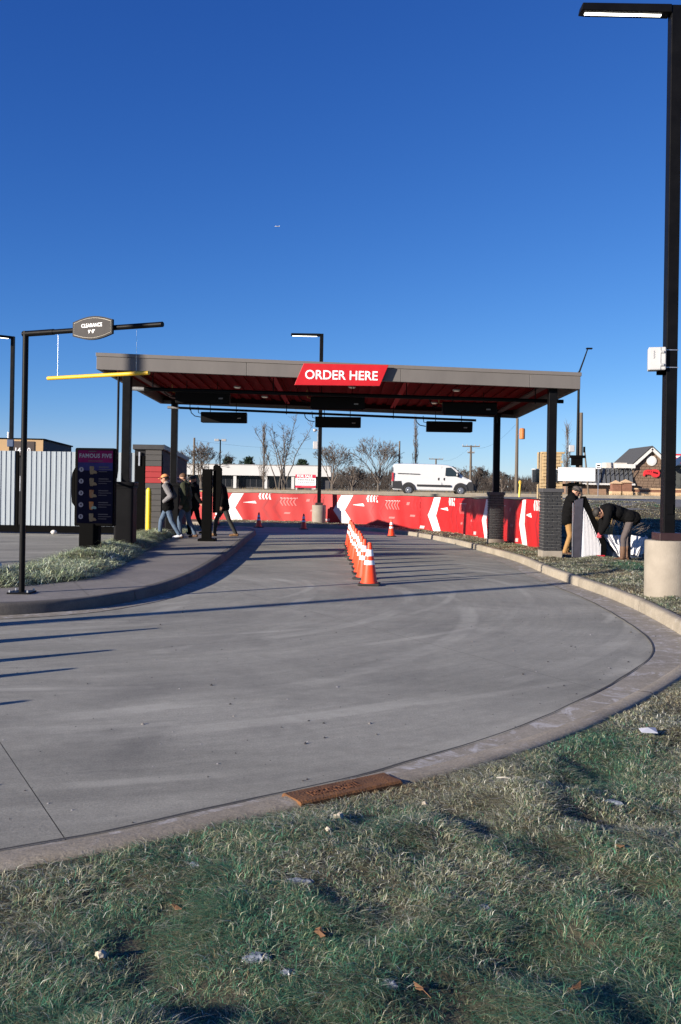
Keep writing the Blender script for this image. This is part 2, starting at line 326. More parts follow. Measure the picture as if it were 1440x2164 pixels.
# island: footway slabs and planting strip
WALK = catmull([(-9, 12.3), (-6, 12.4), (-4.9, 12.55), (-4.5, 12.93), (-3.95, 13.9), (-3.9, 15.2), (-3.95, 16.4), (-4.22, 19.2), (-4.55, 22.3), (-4.75, 25), (-4.9, 29), (-5.0, 33), (-5.2, 34.4)], .1)
walk = bpy.data.objects.new('footway', None); C.objects.link(walk); struct(walk)
s0, s1 = ISL[(ISL[:, 0] > -9.01) & (ISL[:, 1] < 34.8)], WALK
nW = 210; rs = lambda A: np.c_[np.interp(np.linspace(0, 1, nW), np.linspace(0, 1, len(A)), A[:, 0]), np.interp(np.linspace(0, 1, nW), np.linspace(0, 1, len(A)), A[:, 1])]
a_ = rs(s0); b_ = rs(s1); an = -normals(a_); a_ = a_ + an * .155
for i in range(0, nW - 1, 11):
    q = slice(i, min(i + 12, nW)); A = a_[q].copy(); B = b_[q].copy()
    if len(A) > 2:
        for Z in (A, B): Z[-1] = Z[-1] * .94 + Z[-2] * .06
    rows = [A * (1 - t) + B * t for t in np.linspace(0, 1, 6)]
    strip('paving_slab', [np.c_[r_, roadz(r_[:, 0], r_[:, 1]) + .148] for r_ in rows], M_walk, walk)
    
STRIPB = catmull([(-9, 14.2), (-5.6, 14.3), (-5.35, 16.6), (-5.5, 20.4), (-5.6, 24), (-5.8, 29.2), (-5.9, 33), (-5.95, 34.4)], .1)
c_ = rs(STRIPB)
def strip_z(x, y, t): return roadz(x, y) + .135 + .2 * np.sin(np.pi * np.clip(t, 0, 1)) * (.5 + .9 * vn(x, y, .8, 4)) * np.where(y < 26, 1, .35) + .5 * lumps(x, y)
M_soil = mat('lawn_soil', (.04, .038, .024), .95, scale=5, col2=(.10, .09, .055), bump=.8, bscale=40)
struct(strip('planting_strip', [np.c_[r_, strip_z(r_[:, 0], r_[:, 1], t) * (1 if t < 1 else 0) - (.05 if t == 1 else 0)] for t in np.linspace(0, 1, 14) for r_ in [b_ * (1 - t) + c_ * t]], M_soil))

# lawn and verge outside the outer kerb
def lawn_z(x, y, off):
    amp = sm((off - .12) / .5); return roadz(x, y) * (1 - rise(x, y)) + .13 + lumps(x, y) * amp * (1.25 - .55 * sm((y - 6) / 10)) + rise(x, y) * 1.0 + .02 * amp
offs = np.r_[.1, np.arange(.16, 5.2, .07), np.arange(5.3, 14, .45)]
q = KERB[::1]; qn = KN
struct(strip('lawn', [np.c_[q + qn * o_, lawn_z((q + qn * o_)[:, 0], (q + qn * o_)[:, 1], np.full(len(q), o_))] for o_ in offs], M_soil))

# driveway climbing to the street behind the right hand verge
dx_ = np.linspace(8.2, 46, 40)
struct(strip('driveway', [np.c_[dx_, np.full(40, y_), lawn_z(dx_, np.full(40, y_), np.zeros(40)) + .03] for y_ in np.linspace(37, 57.5, 42)], mat('driveway_asphalt', (.12, .118, .115), .9, var=.2, scale=1.5, bump=.3, bscale=60), None))
# grass ---------------------------------------------------------------
def blades(P, L, W, col, flow, bend=1.0):
    n = len(P); az = flow + rng.normal(0, 1.15, n); el = np.clip(rng.normal(.42, .36, n), .03, 1.4) * bend
    d = np.c_[np.cos(az), np.sin(az)]; side = np.c_[-d[:, 1], d[:, 0]]; ts = np.array([0, .36, .72, 1.0]); wd = [1, .85, .55]
    curl = rng.normal(0, .7, n); V = np.empty((n, 7, 3))
    for k, t in enumerate(ts):
        h_ = L * (np.cos(el) * t + .28 * t * t); z = L * (np.sin(el) * t * (1.35 - 1.05 * t)); c2 = curl * L * t * t
        ctr = np.c_[P[:, 0] + d[:, 0] * h_ + side[:, 0] * c2, P[:, 1] + d[:, 1] * h_ + side[:, 1] * c2, P[:, 2] + z - .004 * (t == 0)]
        if k < 3:
            sw = side * (W * wd[k] * .5)[:, None]; V[:, 2 * k, :2] = ctr[:, :2] - sw; V[:, 2 * k + 1, :2] = ctr[:, :2] + sw; V[:, 2 * k, 2] = V[:, 2 * k + 1, 2] = ctr[:, 2]
        else: V[:, 6] = ctr
    lp = np.array([0, 1, 3, 2, 2, 3, 5, 4, 4, 5, 6]); st = np.array([0, 4, 8]); base = np.arange(n)[:, None]
    return V.reshape(-1, 3), (lp[None] + 7 * base).ravel(), (st[None] + 11 * base).ravel(), np.repeat(col, 7, axis=0)
PAL = np.array([(.60, .575, .39), (.25, .26, .145), (.67, .68, .53), (.27, .345, .19), (.085, .26, .15), (.31, .235, .135), (.80, .80, .70)])
def grass_col(x, y, near):
    n = len(x); g = vn(x, y, 1.1, 11) + .35 * vn(x, y, .3, 12) + near
    u = rng.random(n); k = np.where(u < .26, 0, np.where(u < .52, 1, np.where(u < .70, 2, np.where(u < .86, 3, np.where(u < .93, 5, 6)))))
    grn = rng.random(n) < np.clip((g - .74) * 1.9, 0, .8); k = np.where(grn, np.where(rng.random(n) < .68, 4, 3), k)
    dry = (rng.random(n) < np.clip((vn(x, y, .8, 14) - .55 + .32 * sm((y - 15) / 9) * (x > 0)) * 2.2, 0, .75)) & ~grn; k = np.where(dry, np.where(rng.random(n) < .6, 5, 0), k)
    return np.clip(PAL[k] * .97 * rng.choice([.3, .62, 1.0], (n, 1), p=[.27, .2, .53]) * rng.uniform(.75, 1.25, (n, 1)), 0, 1)
parts = []
def scatter(x0, x1, y0, y1, dens, L, W, zf=None):
    n = int((x1 - x0) * (y1 - y0) * dens); x = rng.uniform(x0, x1, n); y = rng.uniform(y0, y1, n)
    k = np.abs(x) < .42 * y + 1.2; x, y = x[k], y[k]; sd_ = kerb_sd(x, y); k = sd_ > .185 + .05 * rng.random(len(x)); x, y, sd_ = x[k], y[k], sd_[k]
    thin = vn(x, y, .5, 21) * .6 + vn(x, y, .17, 22) * .4; k = rng.random(len(x)) < np.clip(.45 + 1.1 * thin, 0, 1); x, y, sd_ = x[k], y[k], sd_[k]
    if not len(x): return
    near = .38 * sm((3.7 - y + .3 * x) / 1.6); z = lawn_z(x, y, sd_); fl = 2.2 + 4 * (vn(x, y, .55, 31) - .5) + 5 * (vn(x, y, .2, 32) - .5)
    cl = .6 + .8 * vn(x, y, .33, 33)
    parts.append(blades(np.c_[x, y, z], L * cl * rng.uniform(.6, 1.35, len(x)), W * rng.uniform(.7, 1.3, len(x)), grass_col(x, y, near), fl))
scatter(-2.5, 2.5, 1.5, 3.2, 32000, .054, .0019)
scatter(-3.2, 3.6, 3.2, 5.2, 22000, .054, .0025)
scatter(0, 4.9, 5.2, 8.4, 12000, .058, .0037)
scatter(2.6, 6.8, 8.4, 13, 5200, .064, .006)
scatter(3.8, 9, 13, 21, 3000, .075, .008)
scatter(3.4, 13, 21, 31, 1300, .085, .011)
scatter(-6, 14, 31, 43, 480, .10, .018)
M_grass = attr_mat('grass_blades')
cat4 = lambda ps: (np.concatenate([p[0] for p in ps]), np.concatenate([p[1] + o1 for p, o1 in zip(ps, np.cumsum([0] + [len(p[0]) for p in ps])[:-1])]), np.concatenate([p[2] + o2 for p, o2 in zip(ps, np.cumsum([0] + [len(p[1]) for p in ps])[:-1])]), np.concatenate([p[3] for p in ps]))
V, Lp, St, Co = cat4(parts); g1 = soup('grass', V, Lp, St, M_grass, Co); g1['kind'] = 'stuff'; g1['label'] = 'matted frosty lawn grass along the outer kerb'; g1['category'] = 'grass'
# planting strip grass
n = 70000; t = rng.random(n); kk = rng.integers(0, nW - 1, n); f = rng.random(n); Bp = b_[kk] * (1 - f[:, None]) + b_[kk + 1] * f[:, None]; Cp = c_[kk] * (1 - f[:, None]) + c_[kk + 1] * f[:, None]
x, y = (Bp * (1 - t[:, None]) + Cp * t[:, None]).T; k = (np.abs(x) < .42 * y + .5) & (y > 11); x, y, t = x[k], y[k], t[k]
k = rng.random(len(x)) < np.clip(.25 + 1.1 * vn(x, y, .7, 41), 0, 1) * np.where(y > 26, .5, 1); x, y, t = x[k], y[k], t[k]
parts = [blades(np.c_[x, y, strip_z(x, y, t)], .2 * (.5 + vn(x, y, .5, 42)) * rng.uniform(.6, 1.3, len(x)), .009 * rng.uniform(.7, 1.3, len(x)), np.clip(grass_col(x, y, -.3) * np.array([1.1, 1.25, 1.1]) + .05, 0, 1), 2.4 + 5 * (vn(x, y, .4, 43) - .5), 1.25)]
V, Lp, St, Co = cat4(parts); g2 = soup('grass', V, Lp, St, M_grass, Co); g2['kind'] = 'stuff'; g2['label'] = 'pale tufted grass on the strip behind the footway'; g2['category'] = 'grass'
# crumbs of gravel and ice on the drive
def crumbs(name, n, xr, yr, rr, cols, label, biased=True):
    x = rng.uniform(*xr, n * 6); y = rng.uniform(*yr, n * 6); sd_ = kerb_sd(x, y); pr = np.where(sd_ < -.02, np.where(biased, .25 + .75 * np.exp(sd_ / .8), 1), 0); k = (rng.random(len(x)) < pr) & (np.abs(x) < .4 * y + .3); x, y = x[k][:n], y[k][:n]
    n = len(x); base = np.array([(0, 0, 1), (.9, 0, .35), (.2, .85, .3), (-.75, .5, .3), (-.7, -.6, .35), (.3, -.9, .3)]); fc = [(0, 1, 2), (0, 2, 3), (0, 3, 4), (0, 4, 5), (0, 5, 1)]
    r_ = rng.uniform(*rr, n) * rng.choice([.6, .8, 1, 1.6], n, p=[.4, .3, .2, .1]); a = rng.uniform(0, 6.28, n); ca, sa = np.cos(a), np.sin(a); B = base[None] * rng.uniform(.7, 1.3, (n, 6, 1)) * r_[:, None, None]
    V = np.stack([x[:, None] + B[..., 0] * ca[:, None] - B[..., 1] * sa[:, None], y[:, None] + B[..., 0] * sa[:, None] + B[..., 1] * ca[:, None], roadz(x, y)[:, None] + B[..., 2] * .8], -1)
    V[:, 1:, 2] -= .35 * r_[:, None]; V[..., 2] = np.maximum(V[..., 2], roadz(x, y)[:, None] - .002)
    lp = np.array(fc).ravel(); co = np.repeat(np.array(cols)[rng.integers(0, len(cols), n)], 6, 0)
    g = soup(name, V.reshape(-1, 3), (lp[None] + 6 * np.arange(n)[:, None]).ravel(), np.arange(n * 5) * 3, M_crumb, co); g['kind'] = 'stuff'; g['label'] = label; g['category'] = 'gravel'
M_crumb = attr_mat('crumbs', .6, 0)
crumbs('gravel', 420, (-3, 4.2), (3.6, 12), (.006, .012), [(.24, .225, .2), (.05, .047, .044), (.07, .065, .06), (.12, .115, .1), (.06, .055, .05), (.3, .29, .28)], 'loose crumbs of gravel and ice on the drive')
# ================================================================= things on the site
BLK = mat('black_powder_coat', (.0045, .0045, .005), .42, var=.25, scale=4, spec=.1)
BLKM = mat('black_matt', (.0035, .0035, .0035), .7, var=.2, spec=.03)
STEEL = mat('galvanised', (.45, .46, .48), .4, .8, var=.15, scale=12)
WHT = mat('white_plastic', (.42, .425, .43), .5, var=.06)
GREYP = mat('grey_plastic', (.3, .31, .32), .5)
LED = mat('led_lens', (.9, .88, .8), .4, emit=(1, .96, .84, 3.2), var=.02)
PCONC = mat('cast_concrete', (.215, .188, .15), .85, scale=3.5, col2=(.285, .252, .205), bump=.35, bscale=45)
RUST = mat('rust', (.085, .036, .012), .85, scale=9, col2=(.21, .088, .026), bump=.6, bscale=90)
RUSTD = mat('rust_letters', (.07, .026, .010), .85, scale=20, col2=(.16, .06, .02))

# rusty kerb inlet casting
i0 = np.argmin(np.hypot(KERB[:, 0] + .23, KERB[:, 1] - 4.31)); i1 = np.argmin(np.hypot(KERB[:, 0] - .3, KERB[:, 1] - 4.67))
p0, p1 = Vector((*KERB[i0], 0)), Vector((*KERB[i1], 0)); dv = (p1 - p0); ln = dv.length; ang = math.atan2(dv.y, dv.x)
dr = thing('drain_casting', 'rusty cast iron kerb inlet hood with raised lettering set into the kerb', 'drain', (p0.x, p0.y, 0), ang)
MB().prism([(-.012, .0), (-.012, .1), (.0, .145), (.02, .158), (.17, .159), (.18, .15), (.18, .0)], 0, ln, 'x').build('hood', RUST, dr).rotation_euler = (0, 0, 0)
for o in dr.children:
    for v in o.data.vertices: v.co.y = -v.co.y
text('raised_lettering', 'DUMP NO WASTE\nDRAINS TO RIVER', .036, RUSTD, dr, (.24, -.1, .1585), (0, 0, 0), bold=.0008, ext=.003)
MB().box((ln / 2, .03, .045), (ln * .8, .03, .07)).build('mouth', BLKM, dr)

# litter on the grass
def verge(x, y): return float(lawn_z(np.array([x]), np.array([y]), kerb_sd(np.array([x]), np.array([y])))[0])
LEAF = mat('dead_leaf', (.09, .042, .018), .85, scale=30, col2=(.17, .09, .04)); ICE = mat('ice', (.10, .12, .155), .2, scale=25, col2=(.26, .29, .34), bump=.5, bscale=40, spec=.6)
def leaf(px, label, s=.06):
    x, y = px; g = MB(); n = 9; pr = [(0, -1.3), (.2, -.75), (.5, -.5), (.3, -.1), (.42, .35), (.0, 1.2), (-.2, .5), (-.5, .3), (-.28, -.2), (-.42, -.65)]
    top = [(a * s, b * s, .018 + s * .5 * a * a + .2 * s * math.sin(b * 3)) for a, b in pr]; bot = [(a * s, b * s, z - .002) for (a, b, z) in [(a / s, b / s, z) for a, b, z in top]]
    k = len(top); g.add(top + bot + [(0, 0, .025), (0, 0, .023)], [(2 * k, i, (i + 1) % k) for i in range(k)] + [(2 * k + 1, k + (i + 1) % k, k + i) for i in range(k)] + [(i, k + i, k + (i + 1) % k, (i + 1) % k) for i in range(k)])
    o = g.build('fallen_leaf', LEAF, None, loc=(x, y, verge(x, y)), rot=(random.uniform(-.4, .4), random.uniform(-.4, .4), random.uniform(0, 6)))
    tag(o, label, 'leaf', 'fallen leaves on the lawn')
def gp(u, v): p = at(u, v, 1); k = (EYE - .17) / (EYE - p.z); return p.x * k, k
for u, v, l in ((890, 2085, 'curled tan leaf lying in the darkest green grass'), (1215, 2096, 'small brown leaf beside a bent straw tuft'), (1312, 1802, 'pale orange leaf upright in the drier grass'), (680, 1975, 'dark red brown crumpled leaf in the lawn'), (370, 1893, 'orange speckled leaf in flattened grass near kerb')): leaf(gp(u, v), l, .03)
def icepatch(u, v, rx, ry, label):
    x, y = gp(u, v); n = 22; g = MB(); rx *= .8; ry *= .9; rr = [random.uniform(.5, 1.2) for _ in range(n)]
    for ring, (s, z) in enumerate(((1.25, -.012), (1.0, .006), (.45, .012))): g.v += [(rx * s * rr[i] * cos(6.283 * i / n), ry * s * rr[i] * sin(6.283 * i / n), z + random.uniform(-.004, .004)) for i in range(n)]
    g.f = [(a * n + i, a * n + (i + 1) % n, (a + 1) * n + (i + 1) % n, (a + 1) * n + i) for a in (0, 1) for i in range(n)] + [tuple(2 * n + i for i in range(n))]
    tag(g.build('ice_patch', ICE, loc=(x, y, verge(x, y)), smooth=True), label, 'ice', 'ice patches in the lawn')
for u, v, rx, ry, l in ((610, 2038, .035, .02, 'rounded grey ice lump pair in the deep grass'), (545, 2015, .06, .025, 'flat bluish ice sheet beside rounded ice lump'), (1155, 1655, .07, .06, 'bright frosty ice clump beside the white stick'), (1290, 1688, .07, .02, 'thin ice film in grass near bright frosty clump'), (1022, 1920, .04, .03, 'white icy clump in the middle of the lawn'), (185, 2138, .03, .02, 'tiny round ice disc in long grass'), (640, 1868, .08, .02, 'long shaded ice strip in a grass hollow'), (825, 2078, .035, .015, 'small ice fleck beside curled tan leaf'), (1432, 1690, .03, .02, 'small ice lump at the greener grass'), (415, 1818, .03, .025, 'pale ice knob near the kerb')): icepatch(u, v, rx, ry, l)
x, y = gp(1075, 1660); tag(MB().tube([(-.06, .015, .028), (-.02, .005, .034), (.025, -.012, .033), (.07, -.03, .026)], [.003, .0045, .003, .0025], 7).build('stick', mat('bleached_wood', (.42, .4, .35), .8), loc=(x, y, verge(x, y))), 'bleached white stick lying on the lawn', 'stick')
x, y = gp(1370, 1553); g = MB(); g.add([(-.05, -.035, .05), (.05, -.03, .045), (.06, .04, .06), (-.045, .035, .055), (.0, .0, .07), (-.05, -.035, .047), (.05, -.03, .042), (.06, .04, .057), (-.045, .035, .052), (0, 0, .067)], [(0, 1, 4), (1, 2, 4), (2, 3, 4), (3, 0, 4), (6, 5, 9), (7, 6, 9), (8, 7, 9), (5, 8, 9), (0, 5, 6, 1), (1, 6, 7, 2), (2, 7, 8, 3), (3, 8, 5, 0)])
tag(g.build('paper_scrap', mat('paper', (.42, .44, .5), .8), loc=(x, y, verge(x, y))), 'crumpled pale paper scrap near the curving kerb', 'paper')
CHIP = mat('stone_chip', (.36, .31, .23), .85, scale=20, col2=(.5, .45, .36))
for u, v, s, l in ((716, 1728, .024, 'knobbly cream stone just behind the rusty drain'), (898, 1690, .013, 'small cream pebble in grass right of the drain'), (214, 1988, .018, 'pale flaky stone in the long grass'), (693, 1775, .012, 'little tan stone on the lawn by the kerb')):
    x, y = gp(u, v); me = bpy.data.meshes.new('stone'); bm = bmesh.new(); bmesh.ops.create_icosphere(bm, subdivisions=2, radius=s)
    for vv in bm.verts: vv.co *= random.uniform(.75, 1.2); vv.co.z *= .8
    bm.to_mesh(me); bm.free(); tag(link_mesh('stone', me, CHIP, loc=(x, y, verge(x, y) + s * .5 + .008)), l, 'stone', 'stones on the lawn')

# ---- LED street light with concrete base
def light_pole(label, x, y, z, arm_rot, box=None, base=.82, group='square black site light poles', h=8.5, extra=True):
    t = thing('light_pole', label, 'light pole', (x, y, z), 0, group)
    MB().lathe([(.31, -.1), (.31, base - .02), (.295, base)], 40).build('base', PCONC, t, smooth=True)
    MB().box((0, 0, base + .055), (.34, .34, .11)).build('base_cover', mat('maroon_black', (.03, .014, .014), .45), t, bevel=.012)
    p = MB().box((0, 0, (h + base) / 2), (.165, .165, h - base)).build('pole', BLK, t, bevel=.012)
    M = Matrix.Rotation(arm_rot, 4, 'Z'); a = MB()
    a.prism([(.0825, h - .12), (1.3, h - .11), (1.38, h - .1), (1.36, h - .0), (.0825, h)], -.1, .1); a.v = [tuple(M @ Vector(v)) for v in a.v]; arm = a.build('lamp_head', BLK, t, bevel=.01)
    l = MB().box((.76, 0, h - .119), (1.1, .055, .012)); l.v = [tuple(M @ Vector((v[0], v[1], v[2] + (v[0] - .76) * .008 + .001))) for v in l.v]; l.build('led_strip', LED, arm)
    MB().box((.0, -.09, base + .45), (.09, .02, .14)).build('hand_hole_cover', BLK, t)
    return t
lp1 = light_pole('square black light pole with white control box beside the kneeling work site', 4.72, 12.95, .13, math.pi)
def cabinet(t, c, d, rot):
    b = MB().box((0, 0, 0), d).build('control_box', WHT, t, bevel=.018, loc=c, rot=(0, 0, rot))
    MB().box((d[0] * .18, -d[1] / 2 - .004, 0), (.006, .01, d[2] * .96)).build('lid_seam', GREYP, b)
    for s in (-1, 1): MB().box((d[0] * .28, -d[1] / 2 - .01, s * d[2] * .28), (.05, .024, .035)).build('latch', GREYP, b, bevel=.004)
    g = MB()
    for k in range(7): g.box((-d[0] * .2 + (k % 2) * .006, -d[1] / 2 - .003, d[2] * (.32 - k * .05)), (.016, .006, .011 + .005 * (k % 3)))
    g.build('lettering', GREYP, b); return b
cabinet(lp1, (-.2, -.02, 3.42), (.24, .2, .33), R(-14))
for z in (3.3, 3.55): MB().box((0, 0, z), (.176, .176, .012)).build('strap', STEEL, lp1); MB().box((-.13, -.02, 3.23), (.1, .12, .06)).build('bracket', mat('maroon_black', (.03, .014, .014)), lp1)
lp2 = light_pole('square black light pole standing in front of the red banner fence', -.95, 40.3, -.02, math.pi, h=8.5)
MB().box((-.2, 0, 3.5), (.22, .18, .34)).build('control_box', WHT, lp2, bevel=.02); g = MB(); g.tube([(-.08, 0, 4.15), (-.22, 0, 4.2)], .02, 8); g.lathe([(.02, 4.1), (.07, 4.13), (.085, 4.2), (.085, 4.22), (.02, 4.24)], 16, (-.24, 0, 0)); g.build('camera', WHT, lp2, smooth=True); MB().tube([(-.105, .03, 4.1), (-.105, .03, 3.6)], .015, 6).build('conduit', GREYP, lp2)
lp3 = light_pole('square black light pole behind the white corrugated fence', -15.6, 42.5, -.1, R(215), h=8.6); MB().box((0, -.1, 3.55), (.3, .14, .34)).build('control_box', mat('blue_box', (.03, .06, .13), .5), lp3, bevel=.02)
light_pole('black light pole left of the drive behind the photographer', -13.1, 3.85, -.02, R(60)); light_pole('black light pole in the car park left of the canopy', -15.25, 12.44, -.02, R(120))

# ---- clearance bar
cb = thing('clearance_bar', 'black height limit gantry with oval clearance sign and hanging yellow bar', 'height bar', (-4.27, 12.1, .148))
A0, A1 = Vector((0, 0, 3.49)), Vector((2.04, -1.0, 3.47)); ad = (A1 - A0).normalized()
MB().tube([(0, 0, .02), (0, 0, 3.525)], .039, 20).build('post', BLK, cb, smooth=True)
MB().tube([A0 - ad * .04, A0 + ad * .5], .04, 20).build('arm_sleeve', BLK, cb, smooth=True)
arm = MB().tube([A0 + ad * .3, A1], .034, 20).build('arm', BLK, cb, smooth=True)
bp = MB().box((0, 0, .012), (.3, .3, .022)).build('base_plate', BLK, cb, bevel=.004)
for sx_ in (-1, 1):
    for sy_ in (-1, 1): MB().tube([(sx_ * .12, sy_ * .12, .02), (sx_ * .12, sy_ * .12, .05)], .014, 6).build('bolt', STEEL, bp)
Y0, Y1 = Vector((.36, -.16, 2.877)), Vector((1.86, -.9, 2.882))
MB().tube([Y0, Y1], .026, 16).build('yellow_bar', mat('safety_yellow', (.62, .38, .012), .45, var=.08), cb, smooth=True)
for q in (.1, .88):
    p = Y0.lerp(Y1, q); MB().tube([p, (p.x, p.y, 3.47)], .0014, 5).build('cable', STEEL, cb)
so = bpy.data.objects.new('tmp', None); SA = math.atan2(ad.y, ad.x)
def oval(w, h_, tip): return [(w * (i / 10 - 1), tip + (h_ - tip) * math.cos((i / 10 - 1) * math.pi / 2)) for i in range(21)] + [(w * (1 - i / 10), -tip - (h_ - tip) * math.cos((1 - i / 10) * math.pi / 2)) for i in range(21)]
sc_ = A0.lerp(A1, .54)
SIGNG = mat('sign_charcoal', (.032, .029, .029), .6, spec=.2); CREAM = mat('sign_cream', (.42, .38, .31), .6); WHP = mat('white_print', (.85, .85, .84), .5, var=.04)
sg = MB().prism(oval(.325, .15, .09), -.085, -.05).build('sign', mat('sign_edge', (.014, .014, .015), .6, spec=.2), cb, loc=sc_, rot=(0, 0, SA))
MB().prism(oval(.302, .129, .074), -.089, -.084).build('border', CREAM, sg); MB().prism(oval(.297, .124, .07), -.093, -.0885).build('panel', SIGNG, sg)
text('lettering', 'CLEARANCE', .066, WHP, sg, (.0, -.094, .03), FRONT, bold=.0012, ext=.002, sx=.92); text('lettering', "9' 0\"", .062, WHP, sg, (.0, -.094, -.05), FRONT, bold=.0012, ext=.002)
bpy.data.objects.remove(so)

# ---- menu board
mb = thing('menu_board', 'black drive through menu board reading famous five beside the planting strip', 'menu board', (-5.0, 18.0, .17), R(-3))
MB().box((.0, 0, .03), (.62, .42, .06)).build('base_plate', BLKM, mb, bevel=.006)
MB().prism([(-.185, -.13), (.1, -.13), (.185, -.06), (.185, .13), (-.185, .13)], .05, .66, 'z').build('pedestal', BLKM, mb, bevel=.01)
cab = MB().box((.1, 0, 1.39), (.80, .2, 1.56)).build('cabinet', BLKM, mb, bevel=.03, seg=3)
MB().prism([(-.30, 1.0), (-.36, 1.08), (-.375, 1.3), (-.375, 1.55), (-.36, 1.66), (-.30, 1.78)], -.08, .08).build('side_pod', BLKM, mb, bevel=.01)
glass = MB().box((.12, -.101, 1.40), (.72, .008, 1.46)).build('screen', mat('screen_navy_shaded', (.0012, .0015, .005), .6, var=.3, scale=2, spec=.0), mb)  # near-black and without specular: the shadow over the board is put into its colour
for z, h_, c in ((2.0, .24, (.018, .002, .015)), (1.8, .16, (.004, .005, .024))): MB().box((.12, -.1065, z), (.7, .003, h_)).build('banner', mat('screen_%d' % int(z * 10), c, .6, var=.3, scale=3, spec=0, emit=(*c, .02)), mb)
DIM = mat('screen_white_shaded', (.035, .04, .065), .6, spec=0); DIM2 = mat('screen_grey_shaded', (.012, .013, .02), .6, spec=0)  # print tones dimmed, the board's shade painted into them
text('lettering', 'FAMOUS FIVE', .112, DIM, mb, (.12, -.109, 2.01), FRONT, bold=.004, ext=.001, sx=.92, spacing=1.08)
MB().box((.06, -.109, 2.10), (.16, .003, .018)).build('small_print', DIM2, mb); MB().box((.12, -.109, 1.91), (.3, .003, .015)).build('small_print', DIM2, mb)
for k in range(5):
    z = 1.74 - .235 * k
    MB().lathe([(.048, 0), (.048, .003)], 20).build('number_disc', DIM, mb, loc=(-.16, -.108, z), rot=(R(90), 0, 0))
    text('lettering', str(k + 1), .06, mat('screen_navy_shaded', (0, 0, 0)), mb, (-.16, -.113, z), FRONT, bold=.002, ext=.001)
    g = MB()
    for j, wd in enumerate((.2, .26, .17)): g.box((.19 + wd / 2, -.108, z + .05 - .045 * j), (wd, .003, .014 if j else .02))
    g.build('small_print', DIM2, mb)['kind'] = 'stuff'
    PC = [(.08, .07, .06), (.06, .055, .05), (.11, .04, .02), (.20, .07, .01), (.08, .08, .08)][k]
    pm = mat('menu_photo%d' % k, tuple(c_ * .25 for c_ in PC), .6, scale=22, col2=(.03, .028, .025), spec=0); g = MB(); g.lathe([(.028, -.085), (.04, -.05), (.046, .06), (.04, .075)], 14); g.v = [(v[0] + .05, v[1] * .04, v[2]) for v in g.v]; g.build('drink_picture', pm, mb, loc=(0, -.108, z - .01), smooth=True)  # picture colours dimmed to carry the same painted shade
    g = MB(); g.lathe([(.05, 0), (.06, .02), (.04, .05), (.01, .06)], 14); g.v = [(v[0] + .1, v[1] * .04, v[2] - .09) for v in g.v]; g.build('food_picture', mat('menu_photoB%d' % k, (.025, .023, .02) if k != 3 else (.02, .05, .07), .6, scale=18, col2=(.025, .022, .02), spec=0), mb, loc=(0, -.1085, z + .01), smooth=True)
# conduit pipe from the canopy down to the board
cp = thing('conduit_pipe', 'thin black conduit pipe dropping beside the left canopy column', 'pipe', (-5.03, 20.0, .15))
MB().tube([(.03, .1, 4.0), (.03, .1, 3.0), (.03, .1, 1.8), (.02, .06, 1.62), (-.03, -.12, 1.54), (-.1, -1.6, 1.52)], .026, 12).build('pipe', BLK, cp, smooth=True); MB().tube([(.03, .1, 3.95), (.03, .1, 4.08)], .04, 12).build('red_collar', mat('red_tape', (.5, .02, .03), .5), cp)

# ---- order post, bollard
kp = thing('order_post', 'black square order point post on a plate beside the lane', 'order post', (-3.52, 23.9, .148))
MB().box((0, 0, .03), (.46, .4, .06)).build('base_plate', BLKM, kp, bevel=.01); MB().box((-.02, 0, .98), (.25, .22, 1.86)).build('post', BLKM, kp, bevel=.01)
MB().prism([(.13, .75), (.13, 1.98), (.17, 2.03), (.24, 2.03), (.36, 1.93), (.36, 1.3), (.30, .75)], -.03, .08).build('side_panel', BLKM, kp, bevel=.012)
bo = thing('bollard', 'round yellow steel bollard by the dark enclosure wall', 'bollard', (-5.35, 25.1, .1))
MB().lathe([(.075, -.1), (.075, 1.32), (.07, 1.37), (.05, 1.41), (.02, 1.43)], 24).build('bollard_sleeve', mat('bollard_yellow', (.78, .55, .015), .4, var=.06), bo, smooth=True); MB().lathe([(.1, 0), (.1, .03), (.08, .05)], 24).build('collar', PCONC, bo)
hy = thing('hydrant', 'yellow fire hydrant top seen over the banner fence', 'hydrant', (-6.55, 43.3, .2))
hm = mat('hydrant_yellow', (.75, .5, .04), .45)
MB().lathe([(.13, 0), (.13, .05), (.09, .07), (.09, .75), (.12, .78), (.12, .84), (.16, .9), (.17, 1.0), (.14, 1.12), (.06, 1.18), (.03, 1.22)], 20).build('barrel', hm, hy, smooth=True)
MB().tube([(-.26, 0, .95), (.26, 0, .95)], .07, 12).build('outlet', hm, hy); MB().tube([(0, -.1, .93), (0, -.24, .93)], .09, 12).build('pumper_cap', mat('hydrant_cap', (.35, .2, .02), .5), hy)
st = thing('valve_stub', 'short white pipe stub standing in the planting strip', 'pipe', (-4.98, 21.2, .12))
MB().tube([(0, 0, -.05), (0, 0, .42)], .035, 10).build('pipe', WHT, st); MB().lathe([(.06, .38), (.07, .42), (.06, .5), (.03, .52)], 12).build('cap', WHT, st, smooth=True)
